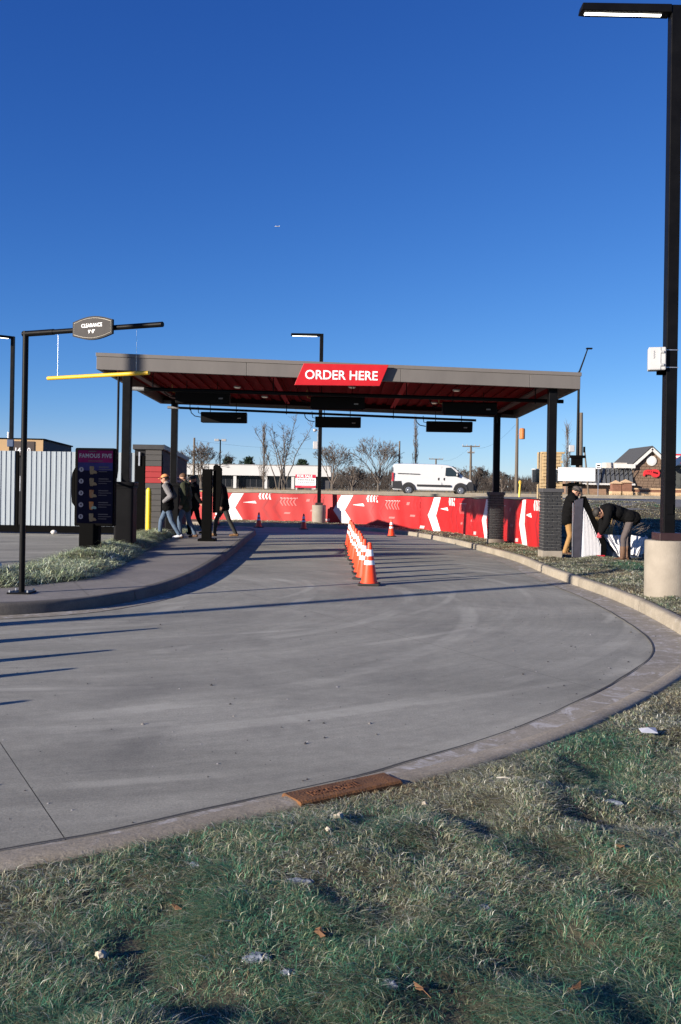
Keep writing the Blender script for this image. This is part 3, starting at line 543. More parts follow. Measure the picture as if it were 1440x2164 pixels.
for (x, y, s, l) in ((-5.25, 13.6, .13, 'large white rock in the planting strip by the clearance post'), (-9.1, 28.6, .09, 'white rock on the paving under the corrugated fence'), (-5.1, 19.5, .06, 'small white rock in grass near menu board')):
    me = bpy.data.meshes.new('rock'); bm = bmesh.new(); bmesh.ops.create_icosphere(bm, subdivisions=3, radius=s)
    for vv in bm.verts: vv.co *= .85 + .3 * float(vn(vv.co.x * 9 + x, vv.co.y * 9 + vv.co.z * 7, .9)); vv.co.z *= .8
    bm.to_mesh(me); bm.free(); tag(link_mesh('rock', me, mat('white_rock', (.6, .58, .55), .85, bump=.5), loc=(x, y, (.28 if y < 20 else 0) + s * .55)), l, 'rock')

# ---- traffic cones
ORG = mat('cone_orange', (.8, .062, .014), .42, var=.06, spec=.5); BAND = mat('cone_reflective', (.72, .73, .76), .35, var=.08, scale=60)
def make_cone():
    t = thing('traffic_cone', 'orange traffic cone with two white bands in the long lane divider row', 'cone', (0, 0, 0), 0, 'cones in the lane divider row')
    MB().box((0, 0, .022), (.36, .36, .036)).build('base', mat('cone_base', (.015, .015, .015), .7), t, bevel=.012)
    b = MB().lathe([(.155, .03), (.15, .05), (.135, .07), (.036, .70), (.03, .715), (.02, .715)], 32).build('cone_body', ORG, t, smooth=True)
    r_ = lambda z: .135 - (z - .07) * (.099 / .63) + .0025
    for a, c in ((.49, .6), (.345, .42)): MB().lathe([(r_(a) - .003, a), (r_(a), a + .001), (r_(c), c - .001), (r_(c) - .003, c)], 32).build('reflective_band', BAND, t, smooth=True)
    return t
cone = make_cone()
CR = [(.5, 15.1), (.47, 16.1), (.44, 17.05), (.43, 18.05), (.40, 19.1), (.38, 20.1), (.36, 21.1), (.35, 22.2), (.34, 23.2), (.33, 24.2), (.32, 25.2), (.31, 26.2)]
for i, (x, y) in enumerate(CR):
    c = cone if i == 0 else dup(cone, (0, 0, 0)); c.location = (x + random.uniform(-.02, .02), y, float(roadz(x, y))); c.rotation_euler.z = random.uniform(-.3, .3)
for (x, y, l) in ((-3.45, 38.2, 'single traffic cone near the back kerb left of the fence light pole'), (-1.5, 37.2, 'single traffic cone in shade just left of the concrete pole base'), (1.93, 33.7, 'single traffic cone in shade right of the cone row'), (-5.4, 39.3, 'single traffic cone behind the black order post')):
    c = dup(cone, (x, y, float(roadz(x, y)) if x != -5.4 else -.12), random.uniform(0, 1), l, .9); c['group'] = 'single cones at the back'
for x, y in ((-4.2, 10.15), (-4.25, 8.72), (-4.42, 7.34), (-4.53, 6.43), (-4.53, 5.23)):
    c = dup(cone, (x, y, 0), random.uniform(0, 1), 'traffic cone of the row left of the drive entrance', None); c['group'] = 'cones left of the drive entrance'

# ---- the canopy
cn = thing('order_canopy', 'flat roofed order canopy on black columns with taupe fascia and red underside', 'canopy')
RX0, RX1, RY0, RY1 = -5.45, 5.28, 19.9, 27.0
def rz(x, y): return 4.16 - .0254 * (x + 5.43) - .0155 * (y - 19.9)
TAUPE = mat('fascia_taupe', (.125, .116, .109), .55, var=.09, scale=2.2, stretch=(1, 1, .25), spec=.3); TAUPE2 = mat('fascia_cap', (.135, .124, .116), .55, var=.04, spec=.3)
REDD = mat('deck_red', (.15, .0032, .0042), .85, var=.15, scale=2, spec=.1); REDB = mat('beam_red', (.32, .009, .012), .7, var=.1, spec=.2); BEAM = mat('side_beam', (.12, .075, .07), .6, var=.1, spec=.2)
def skew(m_): m_.v = [(v[0], v[1], v[2] + rz(v[0], v[1])) for v in m_.v]; return m_
def fascia(x0, x1, y0, y1, z0, z1, name, m_): skew(MB().box(((x0 + x1) / 2, (y0 + y1) / 2, (z0 + z1) / 2), (abs(x1 - x0), abs(y1 - y0), z1 - z0))).build(name, m_, cn, bevel=.006)
fx = [RX0, -2.12, 1.3, 4.16, RX1]
for a, b2 in zip(fx[:-1], fx[1:]): fascia(a + .003, b2 - .003, RY0, RY0 + .09, 0, .285, 'fascia_panel', TAUPE)
fascia(RX0 - .012, RX1 + .02, RY0 - .014, RY0 + .09, .288, .37, 'fascia_cap', TAUPE2)
for x0, x1 in ((RX0, RX0 + .09), (RX1 - .09, RX1)): fascia(x0, x1, RY0 + .092, RY1 - .092, 0, .285, 'fascia_panel', TAUPE); fascia(x0 - .012, x1 + .012, RY0 + .092, RY1 + .01, .288, .37, 'fascia_cap', TAUPE2)
fascia(RX0, RX1, RY1 - .09, RY1, 0, .285, 'fascia_panel', TAUPE); fascia(RX0 + .08, RX1 - .08, RY1 - .09, RY1 + .01, .288, .368, 'fascia_cap', TAUPE2)
dk = MB(); nx = 72; xs_ = np.linspace(RX0 + .09, RX1 - .09, nx)                     # ribbed steel deck
for k in range(nx - 1):
    z = .2 if k % 2 else .24; dk.box(((xs_[k] + xs_[k + 1]) / 2, (RY0 + RY1) / 2, z + .02), (xs_[k + 1] - xs_[k] + .012, RY1 - RY0 - .18, .04))
skew(dk).build('roof_deck', REDD, cn)
skew(MB().box(((RX0 + RX1) / 2, (RY0 + RY1) / 2, .33), (RX1 - RX0 - .18, RY1 - RY0 - .18, .04))).build('roof_membrane', mat('roof_white', (.6, .6, .6), .8), cn)
for x, m_, wd in ((-4.93, BEAM, .16), (4.66, BEAM, .16), (-1.6, REDB, .13), (1.5, REDB, .13)):
    g = MB(); g.box((x, 23.45, .185), (.02, 6.9, .13)); g.box((x, 23.45, .118), (wd, 6.9, .016)); skew(g).build('beam', m_, cn)
for y in (20.25, 26.65):
    g = MB(); g.box((-.1, y, .155), (.02, .02, .02)); g = MB(); g.box((-.1, y, .16), (10.4, .02, .15)); g.box((-.1, y, .085), (10.4, .15, .016)); skew(g).build('cross_beam', mat('cross_beam_dark', (.02, .004, .005), .7, spec=.1), cn)
g = MB(); g.tube([(-4.9, 20.9, -.28), (5.15, 20.9, -.17)], .045, 12); skew(g).build('rail', BLK, cn, smooth=True); g = MB(); g.tube([(-5.0, 26.05, -.19), (3.9, 26.05, -.2)], .035, 12); skew(g).build('rail', BLK, cn, smooth=True)
g = MB(); g.tube([(-4.95, 20.9, -.281), (-4.6, 20.9, -.277)], .048, 12); g.tube([(-5.05, 26.05, -.19), (-4.7, 26.05, -.19)], .038, 12); skew(g).build('rail_end', STEEL, cn)
for x in (-4.4, -1.6, 1.5, 4.5):
    for y in (20.9, 26.05): g = MB(); g.tube([(x, y, -.25), (x, y, .13)], .012, 6); skew(g).build('hanger_rod', BLK, cn)
DL = mat('downlight', (.8, .75, .65), .5, emit=(1, .9, .7, .08))
for x, y in ((-2.75, 23.6), (.25, 22.6), (2.85, 22.4), (-2.2, 25.6), (2.6, 25.4)):
    g = MB(); g.lathe([(.085, .165), (.095, .17), (.095, .2)], 18, (x, y, 0)); skew(g).build('downlight', WHT, cn); g = MB(); g.lathe([(.07, .158), (.07, .164)], 18, (x, y, 0)); skew(g).build('downlight_lens', DL, cn)
BR = mat('black_brick', (.020, .0205, .022), .7, var=.25, scale=7, bump=.4, bscale=60); MORT = mat('mortar', (.17, .17, .17), .9, bump=.4); CAP = mat('cap_stone', (.05, .05, .054), .75, bump=.3)
PWRAP = mat('charcoal_cladding', (.0065, .0065, .0075), .5, var=.2, scale=2, spec=.08)
def brick_mesh(l, h_, d):
    me = MB().box((0, 0, 0), (l - .004, d, h_ - .003)).mesh('brick', .004, 1); me.materials.append(BR); return me
PW, BH = .43, .0725
BM = {k: brick_mesh(k, BH - .011, .034) for k in (.2035, .0965)}; BM[.187] = brick_mesh(.187, BH - .011, .034); BM[.085] = brick_mesh(.085, BH - .011, .034)
def pier(x, y, z, brick=True):
    if not brick:
        p = MB().box((0, 0, .76), (PW, PW, 1.46)).build('pier', PWRAP, cn, bevel=.05, loc=(x, y, z), seg=4); MB().box((0, 0, 1.5), (PW + .05, PW + .05, .1)).build('pier_cap', PWRAP, p, bevel=.02)
        for zz in (1.42,): MB().box((0, 0, zz), (PW + .02, PW + .02, .03)).build('trim_band', PWRAP, p, bevel=.006)
        MB().box((0, 0, .0), (PW + .06, PW + .06, .1)).build('plinth', PWRAP, p, bevel=.01); return
    p = MB().box((0, 0, .78), (PW - .052, PW - .052, 1.34)).build('pier', MORT, cn, loc=(x, y, z))
    MB().box((0, 0, .05), (PW + .02, PW + .02, .22)).build('plinth', PCONC, p, bevel=.01); MB().box((0, 0, 1.505), (PW + .05, PW + .05, .09)).build('pier_cap', CAP, p, bevel=.012)
    for c in range(18):
        zz = .165 + BH * (c + .5)
        for f_ in range(4):
            full = f_ % 2 == 0; wid = PW if full else PW - .068
            L_ = [.5, .5] if c % 2 else [.25, .5, .25]; xx = -wid / 2
            for q in L_:
                bl = wid * q; key = min(BM, key=lambda k: abs(k - (bl - .011))); b_o = bpy.data.objects.new('brick', BM[key]); C.objects.link(b_o); b_o.parent = p
                lp = Matrix.Rotation(f_ * math.pi / 2, 4, 'Z') @ Vector((xx + bl / 2, -PW / 2 + .017 + random.uniform(-.0025, .0025), zz)); b_o.location = lp; b_o.rotation_euler = (0, 0, f_ * math.pi / 2 + random.uniform(-.008, .008)); xx += bl
COLS = [(-4.83, 20.22, False), (4.73, 20.2, True), (-4.97, 26.75, False), (4.62, 26.7, True)]
for x, y, br in COLS:
    z = (.15 if not br or y < 22 else .03); top = rz(x, y) + .11
    pier(x, y, z - .02, br); MB().box((x, y, (z + top) / 2 + .2), (.185, .185, top - z - .4)).build('column', BLK, cn, bevel=.012)
# order sign
os_ = thing('order_sign', 'red slanted order here sign fixed to the canopy fascia', 'sign', (0, 19.78, 0))
SR = mat('sign_red', (.46, .012, .018), .45, var=.05, spec=.3)
pts = [(-.851, 4.343), (1.016, 4.335), (.826, 3.872), (-1.051, 3.865)]
MB().prism(pts[::-1], -.03, .03).build('sign_face', SR, os_, bevel=.006); text('lettering', 'ORDER HERE', .28, WHP, os_, (-.02, -.033, 4.085), (R(90), R(.3), 0), bold=.004, ext=.004, sx=.975)
MB().box((0, .07, 4.2), (1.4, .08, .08)).build('bracket', BLKM, os_)
# hanging black boxes
HB = mat('black_box', (.003, .003, .0035), .6, spec=.15)
for row, (y, zc, lab) in enumerate(((26.0, -.42, 'black heater box hanging from the rear canopy rail'), (22.0, -.30, 'black heater box hanging under the middle of canopy'))):
    for i, x in enumerate((-3.4, -.1, 3.12)):
        t = thing('heater_box', lab + (' nearest the menu board', ' at its centre', ' nearest the brick piers')[i], 'heater', (x, y, rz(x, y) + zc), 0, 'heater boxes under the canopy')
        MB().prism([(-.1, -.15), (.16, -.15), (.13, .12), (.06, .15), (-.06, .15), (-.13, .12)], -.66, .66, 'x').build('housing', HB, t, bevel=.008)
        MB().box((0, .0, -.153), (1.25, .2, .012)).build('grille', BLKM, t); MB().box((.45, -.135, -.03), (.1, .01, .03)).build('badge', GREYP, t)
        hang = -zc + .1
        for s in (-.4, .35): MB().tube([(s, 0, .14), (s, 0, hang)], .01, 6).build('hanger', BLK, t)
        MB().tube([(-.68, 0, 0), (-.85, 0, .03), (-.95, 0, .12), (-.98, 0, .26)], .014, 6).build('cable', BLK, t); MB().tube([(-.62, 0, .1), (-.74, 0, .12), (-.76, 0, .3)], .012, 6).build('cable', mat('yellow_cable', (.35, .22, .05), .5) if row else BLK, t)
# ================================================================= banner fence
FP = catmull([(-12, 43.6), (-8.5, 42.7), (-5.3, 42.0), (-.3, 40.8), (2.0, 38.9), (3.6, 36.7), (4.55, 34.2), (4.95, 30), (5.2, 26.5), (5.38, 22.5)], .05)
FN = normals(FP); FS = np.r_[0, np.cumsum(np.hypot(*np.diff(FP, axis=0).T))]
def fbase(x, y): return float(roadz(x, y) * (1 - rise(x, y)) + .14 + rise(x, y))
def fpt(s, t, off=0):                                      # s metres along, t 0..1 up, off metres towards the lane
    x, y = np.interp(s, FS, FP[:, 0]), np.interp(s, FS, FP[:, 1]); nx_, ny_ = np.interp(s, FS, FN[:, 0]), np.interp(s, FS, FN[:, 1])
    wv = .014 * math.sin(s * 5.1 + 1.3 * t) + .03 * math.sin(s * 1.9 + 2 * t) + .008 * math.sin(s * 9 + 3 * t) * (1.1 - t); zb = fbase(x, y); zt = 1.29 + .12 * float(sm((s - 22) / 12)) + .012 * math.sin(s * 2.4)
    return (x + nx_ * (off + wv), y + ny_ * (off + wv), zb + (zt - zb) * t)
bf = thing('banner_fence', 'long red printed banner fence with white chevrons around the back of drive', 'fence')
fsu = {}
for u in (455, 475, 705, 905, 968, 1022, 1098):
    k = np.argmin(np.abs(720 + FP[:, 0] / FP[:, 1] * FOC - (u - .0))); fsu[u] = FS[k]
BRED = mat('banner_red', (.38, .0095, .0105), .55, var=.1, scale=1.1, bump=.2, bscale=4); BWHT = mat('banner_white', (.68, .68, .68), .55, var=.03); BDRK = mat('banner_dark_red', (.33, .012, .015), .55); BPNK = mat('banner_pink', (.56, .14, .135), .55)
edges = [0.05, fsu[475] - .55, fsu[705] - .45, fsu[905] - .5, fsu[968], fsu[1022] + 1.9, FS[-1] - .03]
def sheet(s0, s1, name, m_, parent):
    n = max(3, int((s1 - s0) / .12)); k = 9; V = [fpt(s0 + (s1 - s0) * i / n, j / k * .985 + .01) for j in range(k + 1) for i in range(n + 1)]; V2 = [fpt(s0 + (s1 - s0) * i / n, j / k * .985 + .01, -.006) for j in range(k + 1) for i in range(n + 1)]
    g = MB(); q = lambda a, b: b * (n + 1) + a; N_ = len(V); F_ = [(q(i, j), q(i + 1, j), q(i + 1, j + 1), q(i, j + 1)) for j in range(k) for i in range(n)]; g.add(V + V2, F_ + [tuple(a + N_ for a in f[::-1]) for f in F_]); return g.build(name, m_, parent, smooth=True)
PNL = [sheet(a + .01, b - .01, 'banner_panel', BRED, bf) for a, b in zip(edges[:-1], edges[1:])]
def panel_for(s): return PNL[int(np.clip(np.searchsorted(edges, s) - 1, 0, len(PNL) - 1))]
def prints(polys, name, m_, s_ref, off=.006):              # polygons in (s, t), triangulated finely so that they follow the banner
    bm = bmesh.new()
    for poly in polys:
        vs = [bm.verts.new((a, b, 0)) for a, b in poly]; bm.faces.new(vs)
    bmesh.ops.triangulate(bm, faces=bm.faces)
    for lo, hi, ax, st in ((-2, 70, 0, .12), (0, 1, 1, .11)):
        a0 = min(v.co[ax] for v in bm.verts); a1 = max(v.co[ax] for v in bm.verts); q = math.ceil(a0 / st) * st
        while q < a1:
            nn = Vector((1, 0, 0)) if ax == 0 else Vector((0, 1, 0)); bmesh.ops.bisect_plane(bm, geom=list(bm.verts) + list(bm.edges) + list(bm.faces), plane_co=nn * q, plane_no=nn); q += st
    for v in bm.verts: v.co = fpt(v.co.x, min(.99, max(.012, v.co.y)), off)
    bmesh.ops.recalc_face_normals(bm, faces=bm.faces); me = bpy.data.meshes.new(name); bm.to_mesh(me); bm.free(); return link_mesh(name, me, m_, panel_for(s_ref))
def chev(s, wd, t0, t1, dx, tip=.5): tm = t0 + (t1 - t0) * tip; return [(s + dx, t1), (s + dx + wd, t1), (s + wd, tm), (s + dx + wd, t0), (s + dx, t0), (s, tm)]
def split(c): return [[c[0], c[1], c[2], c[5]], [c[5], c[2], c[3], c[4]]]
tips = [(fsu[475] - (fsu[705] - fsu[475]), fsu[705] - fsu[475]), (fsu[475], fsu[705] - fsu[475]), (fsu[705], fsu[905] - fsu[705]), (fsu[905], 5.2), (fsu[1022], fsu[1098] - fsu[1022]), (fsu[1098], 5.2)]
for s0, per in tips:
    k = per / 5.25; E_ = FS[-1] - .1
    prints(split(chev(s0, .56 * k, 0.015, .985, .40 * k, .46)), 'white_chevron', BWHT, s0 + .3); wh = []; dk_ = []; pk = []
    if s0 + 2.3 * k < E_:
        for i in range(4): wh += split(chev(s0 + (1.67 + .16 * i) * k, .085 * k, .77, .985, .06 * k))
    if s0 + 1.6 * k < E_: wh += [[(s0 + .95 * k, .665), (s0 + 1.5 * k, .71), (s0 + 1.58 * k, .62), (s0 + 1.5 * k, .62), (s0 + .95 * k, .655)]]
    if s0 + 3.6 * k < E_ and k > .5:
        for i in range(5): pk += split(chev(s0 + (2.7 + .16 * i) * k, .06 * k, .57, .85, .12 * k)); 
        wh += [[(s0 + 2.72 * k, .85), (s0 + 3.56 * k, .85), (s0 + 3.56 * k, .835), (s0 + 2.72 * k, .835)]]
        for q in (1.8, 2.32): dk_ += split(chev(s0 + q * k, .13 * k, .02, .98, .42 * k, .48))
        for i in range(3): dk_ += split(chev(s0 + (4.2 + .22 * i) * k, .1 * k, .56, .93, .12 * k))
        for i in range(6): dk_ += [[(s0 + (4.02 + .04 * i) * k, .08 + .055 * i), (s0 + 4.75 * k, .08 + .055 * i), (s0 + 4.75 * k, .095 + .055 * i), (s0 + (4.02 + .04 * i) * k, .095 + .055 * i)]]
        for a, b, w_, h_ in ((2.9, .28, .3, .06), (4.15, .38, .3, .06), (3.95, .72, .16, .09)): pk += [[(s0 + a * k, b), (s0 + (a + w_) * k, b), (s0 + (a + w_ + .04) * k, b + h_), (s0 + (a + .04) * k, b + h_)]]
        for i in range(4): wh += [[(s0 + (4.78 + .08 * i) * k, .06), (s0 + (4.83 + .08 * i) * k, .06), (s0 + (4.87 + .08 * i) * k, .14), (s0 + (4.82 + .08 * i) * k, .14)]]
    if wh: prints(wh, 'white_print', BWHT, s0 + .3)['kind'] = 'stuff'
    if dk_: prints(dk_, 'dark_print', BDRK, s0 + 2)['kind'] = 'stuff'
    if pk: prints(pk, 'pale_print', BPNK, s0 + 3, .007)['kind'] = 'stuff'
s = 0
while s < FS[-1]:
    a = fpt(s, 0, -.05); b = fpt(s, 1, -.05); MB().tube([(a[0], a[1], a[2] - .1), (b[0], b[1], b[2])], .025, 8).build('post', BLKM, bf); s += 2.45
MB().tube([fpt(q, 1, -.03) for q in np.arange(0, FS[-1], .4)], .012, 6).build('top_rail', BLKM, bf)

# ================================================================= left side
GALV = mat('galvalume', (.29, .335, .37), .55, .15, var=.08, scale=2, stretch=(6, 6, .3))
cf = thing('corrugated_fence', 'white corrugated metal fence with a dark gate gap behind the menu board', 'fence', (0, 29.8, -.02))
def csheet(x0, x1):
    pr = []; x = x0; p = .165
    while x < x1 - .01: pr += [(x, 0), (x + .105, 0), (x + .118, -.022), (x + .152, -.022)]; x += p
    pr = [q for q in pr if q[0] <= x1] + [(x1, 0)]; g = MB(); g.v = [(a, b, z) for z in (.22, 2.68) for a, b in pr]; n = len(pr); g.f = [(i, i + 1, n + i + 1, n + i) for i in range(n - 1)]
    k = len(g.v); g.v += [(a, b + .012, z) for a, b, z in g.v]; g.f += [tuple(k + j for j in f[::-1]) for f in g.f]; g.build('metal_sheet', GALV, cf)
for a, b in ((-13.6, -12.4), (-12.4, -11.59), (-11.59, -10.78), (-10.42, -9.6), (-9.6, -8.6), (-8.6, -7.6), (-7.6, -6.78)): csheet(a, b - .012)
for x in (-10.75, -10.45, -13.6, -6.78): MB().box((x, .06, 1.33), (.1, .1, 2.7)).build('post', BLKM, cf)
for z in (.17, 1.4, 2.5): MB().box((-10.2, .05, z), (6.9, .06, .14 if z < .5 else .06)).build('rail', BLKM, cf)
MB().box((-10.2, .03, .07), (6.9, .05, .16)).build('skirt', BLKM, cf); MB().box((-10.6, -.03, 1.6), (.05, .04, .5)).build('latch', STEEL, cf)

ew = thing('enclosure_wall', 'tall charcoal plank enclosure wall with a red band and dark shaded flank', 'wall', (-5.85, 29.4, 0), R(0))
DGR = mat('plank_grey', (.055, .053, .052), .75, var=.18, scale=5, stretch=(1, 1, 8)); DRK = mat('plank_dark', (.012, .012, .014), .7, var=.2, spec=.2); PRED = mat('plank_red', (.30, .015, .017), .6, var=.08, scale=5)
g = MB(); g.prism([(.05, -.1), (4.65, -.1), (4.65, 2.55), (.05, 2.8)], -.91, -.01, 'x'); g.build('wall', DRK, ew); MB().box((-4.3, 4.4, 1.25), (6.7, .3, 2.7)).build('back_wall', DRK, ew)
for k in range(15):
    z = .09 + .185 * k; red = 2.28 > z > 1.62; MB().box((-.28, .035, z), (.52, .05, .175)).build('plank', PRED if red else DGR, ew, bevel=.004)
for k in range(14):
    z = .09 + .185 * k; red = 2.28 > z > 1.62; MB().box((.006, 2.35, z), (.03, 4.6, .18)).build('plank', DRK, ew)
g = MB(); g.prism([(-.05, 2.76), (4.75, 2.5), (4.75, 2.64), (-.05, 2.92)], -.96, .045, 'x'); g.build('cap', mat('cap_dark', (.03, .03, .032), .5), ew, bevel=.01); g = MB(); g.prism([(-.05, 2.78), (4.75, 2.52), (4.75, 2.66), (-.05, 2.93)], .048, .075, 'x'); g.build('coping_trim', mat('coping', (.05, .06, .075), .5, .3), ew)
for k in range(5): MB().box((.03, 2.35, 1.88 - .13 * k), (.02, 4.6, .05)).build('pale_stripe', mat('stripe_grey', (.14, .135, .15), .7), ew)
MB().box((-.74, -.02, 2.45), (.05, .05, .45)).build('gate_hinge', STEEL, ew); MB().box((-.72, .02, 1.3), (.3, .04, 2.5)).build('gate_edge', BLKM, ew)

ab = thing('tan_building', 'tan shop building with number sign above the corrugated fence', 'building', (-19.9, 60, 0), math.atan2(.127, .992))
TAN = mat('tan_render', (.48, .32, .165), .8, var=.06, scale=2); BRN = mat('brown_panel', (.06, .045, .04), .7, stretch=(1, 1, 10)); GLS = mat('dark_glass', (.012, .014, .018), .12, var=.2)
MB().box((-9, 5.6, 2.2), (18, 11, 4.5)).build('wall', mat('dark_brick_wall', (.03, .03, .035), .8), ab); MB().box((-9.0, -.03, 2.2), (18.02, .06, 4.46)).build('front_wall', TAN, ab)
MB().box((-1.3, -.08, 3.55), (1.5, .06, 1.55)).build('sign_panel', BRN, ab); MB().box((-1.3, -.09, 2.0), (1.4, .06, 1.3)).build('window', GLS, ab); MB().box((-1.3, -.11, 2.75), (1.5, .08, .06)).build('window_head', WHT, ab)
text('lettering', '14410', .42, WHP, ab, (-1.3, -.13, 3.72), FRONT, bold=.012, ext=.01); MB().box((-9, 5.6, 4.48), (18.2, 11.3, .1)).build('coping', BLKM, ab)
MB().tube([(-2.6, 1.5, 4.5), (-2.6, 1.5, 5.0)], .06, 8).build('vent_pipe', STEEL, ab); MB().box((-.28, -.075, 3.45), (.1, .06, .08)).build('wall_light', BLKM, ab)

# ================================================================= across the street
wb = thing('white_building', 'long low white fascia building with dark glass front across the street', 'building', (0, 150, 1.1))
WH2 = mat('white_fascia', (.52, .52, .51), .7, var=.04, scale=.5)
x0, x1 = at(385, 1000, 150).x, at(700, 1000, 150).x
MB().box(((x0 + x1) / 2, 5, 1.4), (x1 - x0 - .5, 9.5, 2.8)).build('wall', mat('shop_dark', (.05, .05, .055), .6), wb); MB().box(((x0 + x1) / 2, 4.6, 3.0), (x1 - x0, 11.4, 1.75)).build('fascia', WH2, wb); MB().box(((x0 + x1) / 2, 4.6, 3.93), (x1 - x0 + .2, 11.6, .1)).build('roof_edge', mat('roof_edge', (.25, .25, .26), .6), wb)
for u in (395, 430, 498, 563, 620, 665): MB().box((at(u, 1000, 150).x, -.6, 1.2), (.5, .5, 2.4)).build('pillar', WH2, wb)
for u in range(405, 690, 13): MB().box((at(u, 1000, 150).x, .22, 1.25), (.86, .04, 2.0)).build('window', GLS, wb)
# parked vehicles' pale shapes by the building
VW = mat('van_white', (.56, .56, .555), .3, var=.03, coat=.5); GLSV = mat('van_glass', (.02, .03, .033), .08, var=.2); TRIM = mat('van_trim', (.018, .018, .02), .6); TYRE = mat('tyre', (.014, .014, .014), .85); RIM = mat('rim', (.32, .33, .35), .35, .7)
def wheel(t, x, y, r=.35, w_=.23):
    wh = MB().lathe([(r * .62, -w_ / 2), (r * .93, -w_ / 2), (r, -w_ * .35), (r, w_ * .35), (r * .93, w_ / 2), (r * .62, w_ / 2)], 28).build('wheel', TYRE, t, loc=(x, y, r), rot=(R(90), 0, 0), smooth=True)
    MB().lathe([(r * .63, -w_ * .4), (r * .63, w_ * .52), (r * .55, w_ * .55), (r * .25, w_ * .53), (r * .2, w_ * .6), (r * .05, w_ * .62)], 28).build('rim', RIM, wh, smooth=True)
    g = MB()
    for k in range(6): a = k * math.pi / 3; g.box((r * .45 * cos(a), r * .45 * sin(a), w_ * .55), (.05, .05, .02), a)
    g.build('vent_hole', TRIM, wh)
def cargo_van(loc, rot, label):
    t = thing('cargo_van', label, 'van', loc, rot)
    prof = [(-2.9, .36), (-2.95, .6), (-2.95, 1.2), (-2.9, 2.1), (-2.83, 2.22), (-2.7, 2.27), (-1.2, 2.28), (.5, 2.25), (1.1, 2.21), (1.42, 2.1), (1.7, 1.86), (2.25, 1.38), (2.5, 1.25), (2.8, 1.1), (2.95, .85), (2.98, .5), (2.9, .33)]
    bm = bmesh.new(); rows = []
    for f in np.linspace(-1, 1, 9):
        row = []
        for px, pz in prof:
            tum = 1 - .16 * max(0, (pz - 1.25) / 1.05) ** 1.6; edge = abs(f) ** 6; nose = 1 - .12 * max(0, (px - 2.0)) ** 2
            row.append(bm.verts.new((px - .1 * f * f * (px > 2), f * 1.0 * tum * nose, pz - .05 * edge * (pz > 1.9))))
        rows.append(row)
    for a, b in zip(rows[:-1], rows[1:]):
        n = len(a)
        for i in range(n): bm.faces.new((a[i], a[(i + 1) % n], b[(i + 1) % n], b[i]))
    bm.faces.new(rows[0]); bm.faces.new(rows[-1][::-1]); bmesh.ops.recalc_face_normals(bm, faces=bm.faces)
    bmesh.ops.bevel(bm, geom=[e for e in bm.edges if e.calc_face_angle(0) > .9], offset=.05, segments=3, affect='EDGES')
    me = bpy.data.meshes.new('body'); bm.to_mesh(me); bm.free(); o = link_mesh('body', me, VW, t); smooth_angle(me, 35)
    def side(poly, name, m_, off=1.0, parent=None, th=.012):
        for sgn in (-1, 1):
            g = MB(); yv = lambda z: sgn * (1.0 * (1 - .16 * max(0, (z - 1.25) / 1.05) ** 1.6) + th)
            n = len(poly); g.add([(a, yv(b), b) for a, b in poly] + [(a, yv(b) - sgn * .03, b) for a, b in poly], [tuple(range(n)), tuple(reversed(range(n, 2 * n)))] + [(i, i + n, (i + 1) % n + n, (i + 1) % n) for i in range(n)]); g.build(name, m_, parent or t)
    side([(.88, 1.42), (.93, 2.0), (1.28, 2.02), (1.5, 1.85), (1.95, 1.42), (1.9, 1.36), (1.0, 1.38)], 'cab_window', GLSV)
    side([(-2.55, 1.52), (-2.55, 1.57), (-.95, 1.53), (-.95, 1.47)], 'slide_rail', TRIM)
    side([(-1.15, .62), (-1.15, .77), (1.3, .75), (1.3, .6)], 'side_moulding', TRIM)
    side([(-2.93, .45), (-2.93, .98), (-2.3, 1.0), (-2.2, .7), (-2.25, .42)], 'rear_corner_trim', TRIM)
    side([(2.35, .45), (2.4, .75), (2.6, 1.0), (2.85, .98), (2.93, .8), (2.93, .36), (2.4, .34)], 'front_bumper', TRIM, th=-.03)
    for x in (.42, .82): side([(x - .06, 1.1), (x - .06, 1.22), (x - .03, 1.27), (x + .04, 1.27), (x + .06, 1.2), (x + .05, 1.1), (x, 1.06)], 'door_handle', TRIM)
    for x in (.62, .63): side([(x, .6), (x, 2.1), (x + .008, 2.1), (x + .008, .6)], 'door_seam', GREYP, th=.003)
    for cx in (-1.75, 2.0):
        arch = [(cx + .52 * cos(a), .36 + .56 * sin(a)) for a in np.linspace(0, math.pi, 15)]; inner = [(cx + .4 * cos(a), .36 + .42 * sin(a)) for a in np.linspace(math.pi, 0, 15)]; side(arch + inner, 'wheel_arch', TRIM, th=.02)
        side([(cx + .43 * cos(a), .36 + .43 * sin(a)) for a in np.linspace(0, math.pi, 15)] + [(cx - .43, .3), (cx + .43, .3)], 'arch_liner', TRIM, th=.004)
        wheel(t, cx, -.93); w2 = wheel(t, cx, .93)
    MB().box((2.98, 0, .62), (.12, 1.8, .5)).build('front_grille', TRIM, t, bevel=.05); MB().box((-2.97, 0, .55), (.1, 1.9, .25)).build('rear_bumper', TRIM, t, bevel=.03)
    for sgn in (-1, 1):
        MB().box((-2.9, sgn * .99, 1.28), (.14, .06, .62)).build('tail_lamp', mat('tail_red', (.4, .03, .04), .25), t, bevel=.02); MB().box((-2.96, sgn * .8, 1.55), (.05, .3, .9)).build('rear_window', GLSV, t, bevel=.01)
        MB().box((1.78, sgn * 1.12, 1.5), (.1, .2, .34)).build('mirror', TRIM, t, bevel=.03); MB().box((1.74, sgn * 1.14, 1.5), (.1, .14, .18)).build('mirror_cover', VW, t, bevel=.03)
        MB().prism([(2.42, 1.1), (2.55, 1.22), (2.78, 1.08), (2.8, .98)], sgn * .86 - .05, sgn * .86 + .05).build('headlamp', mat('headlamp', (.6, .62, .65), .15), t, bevel=.01)
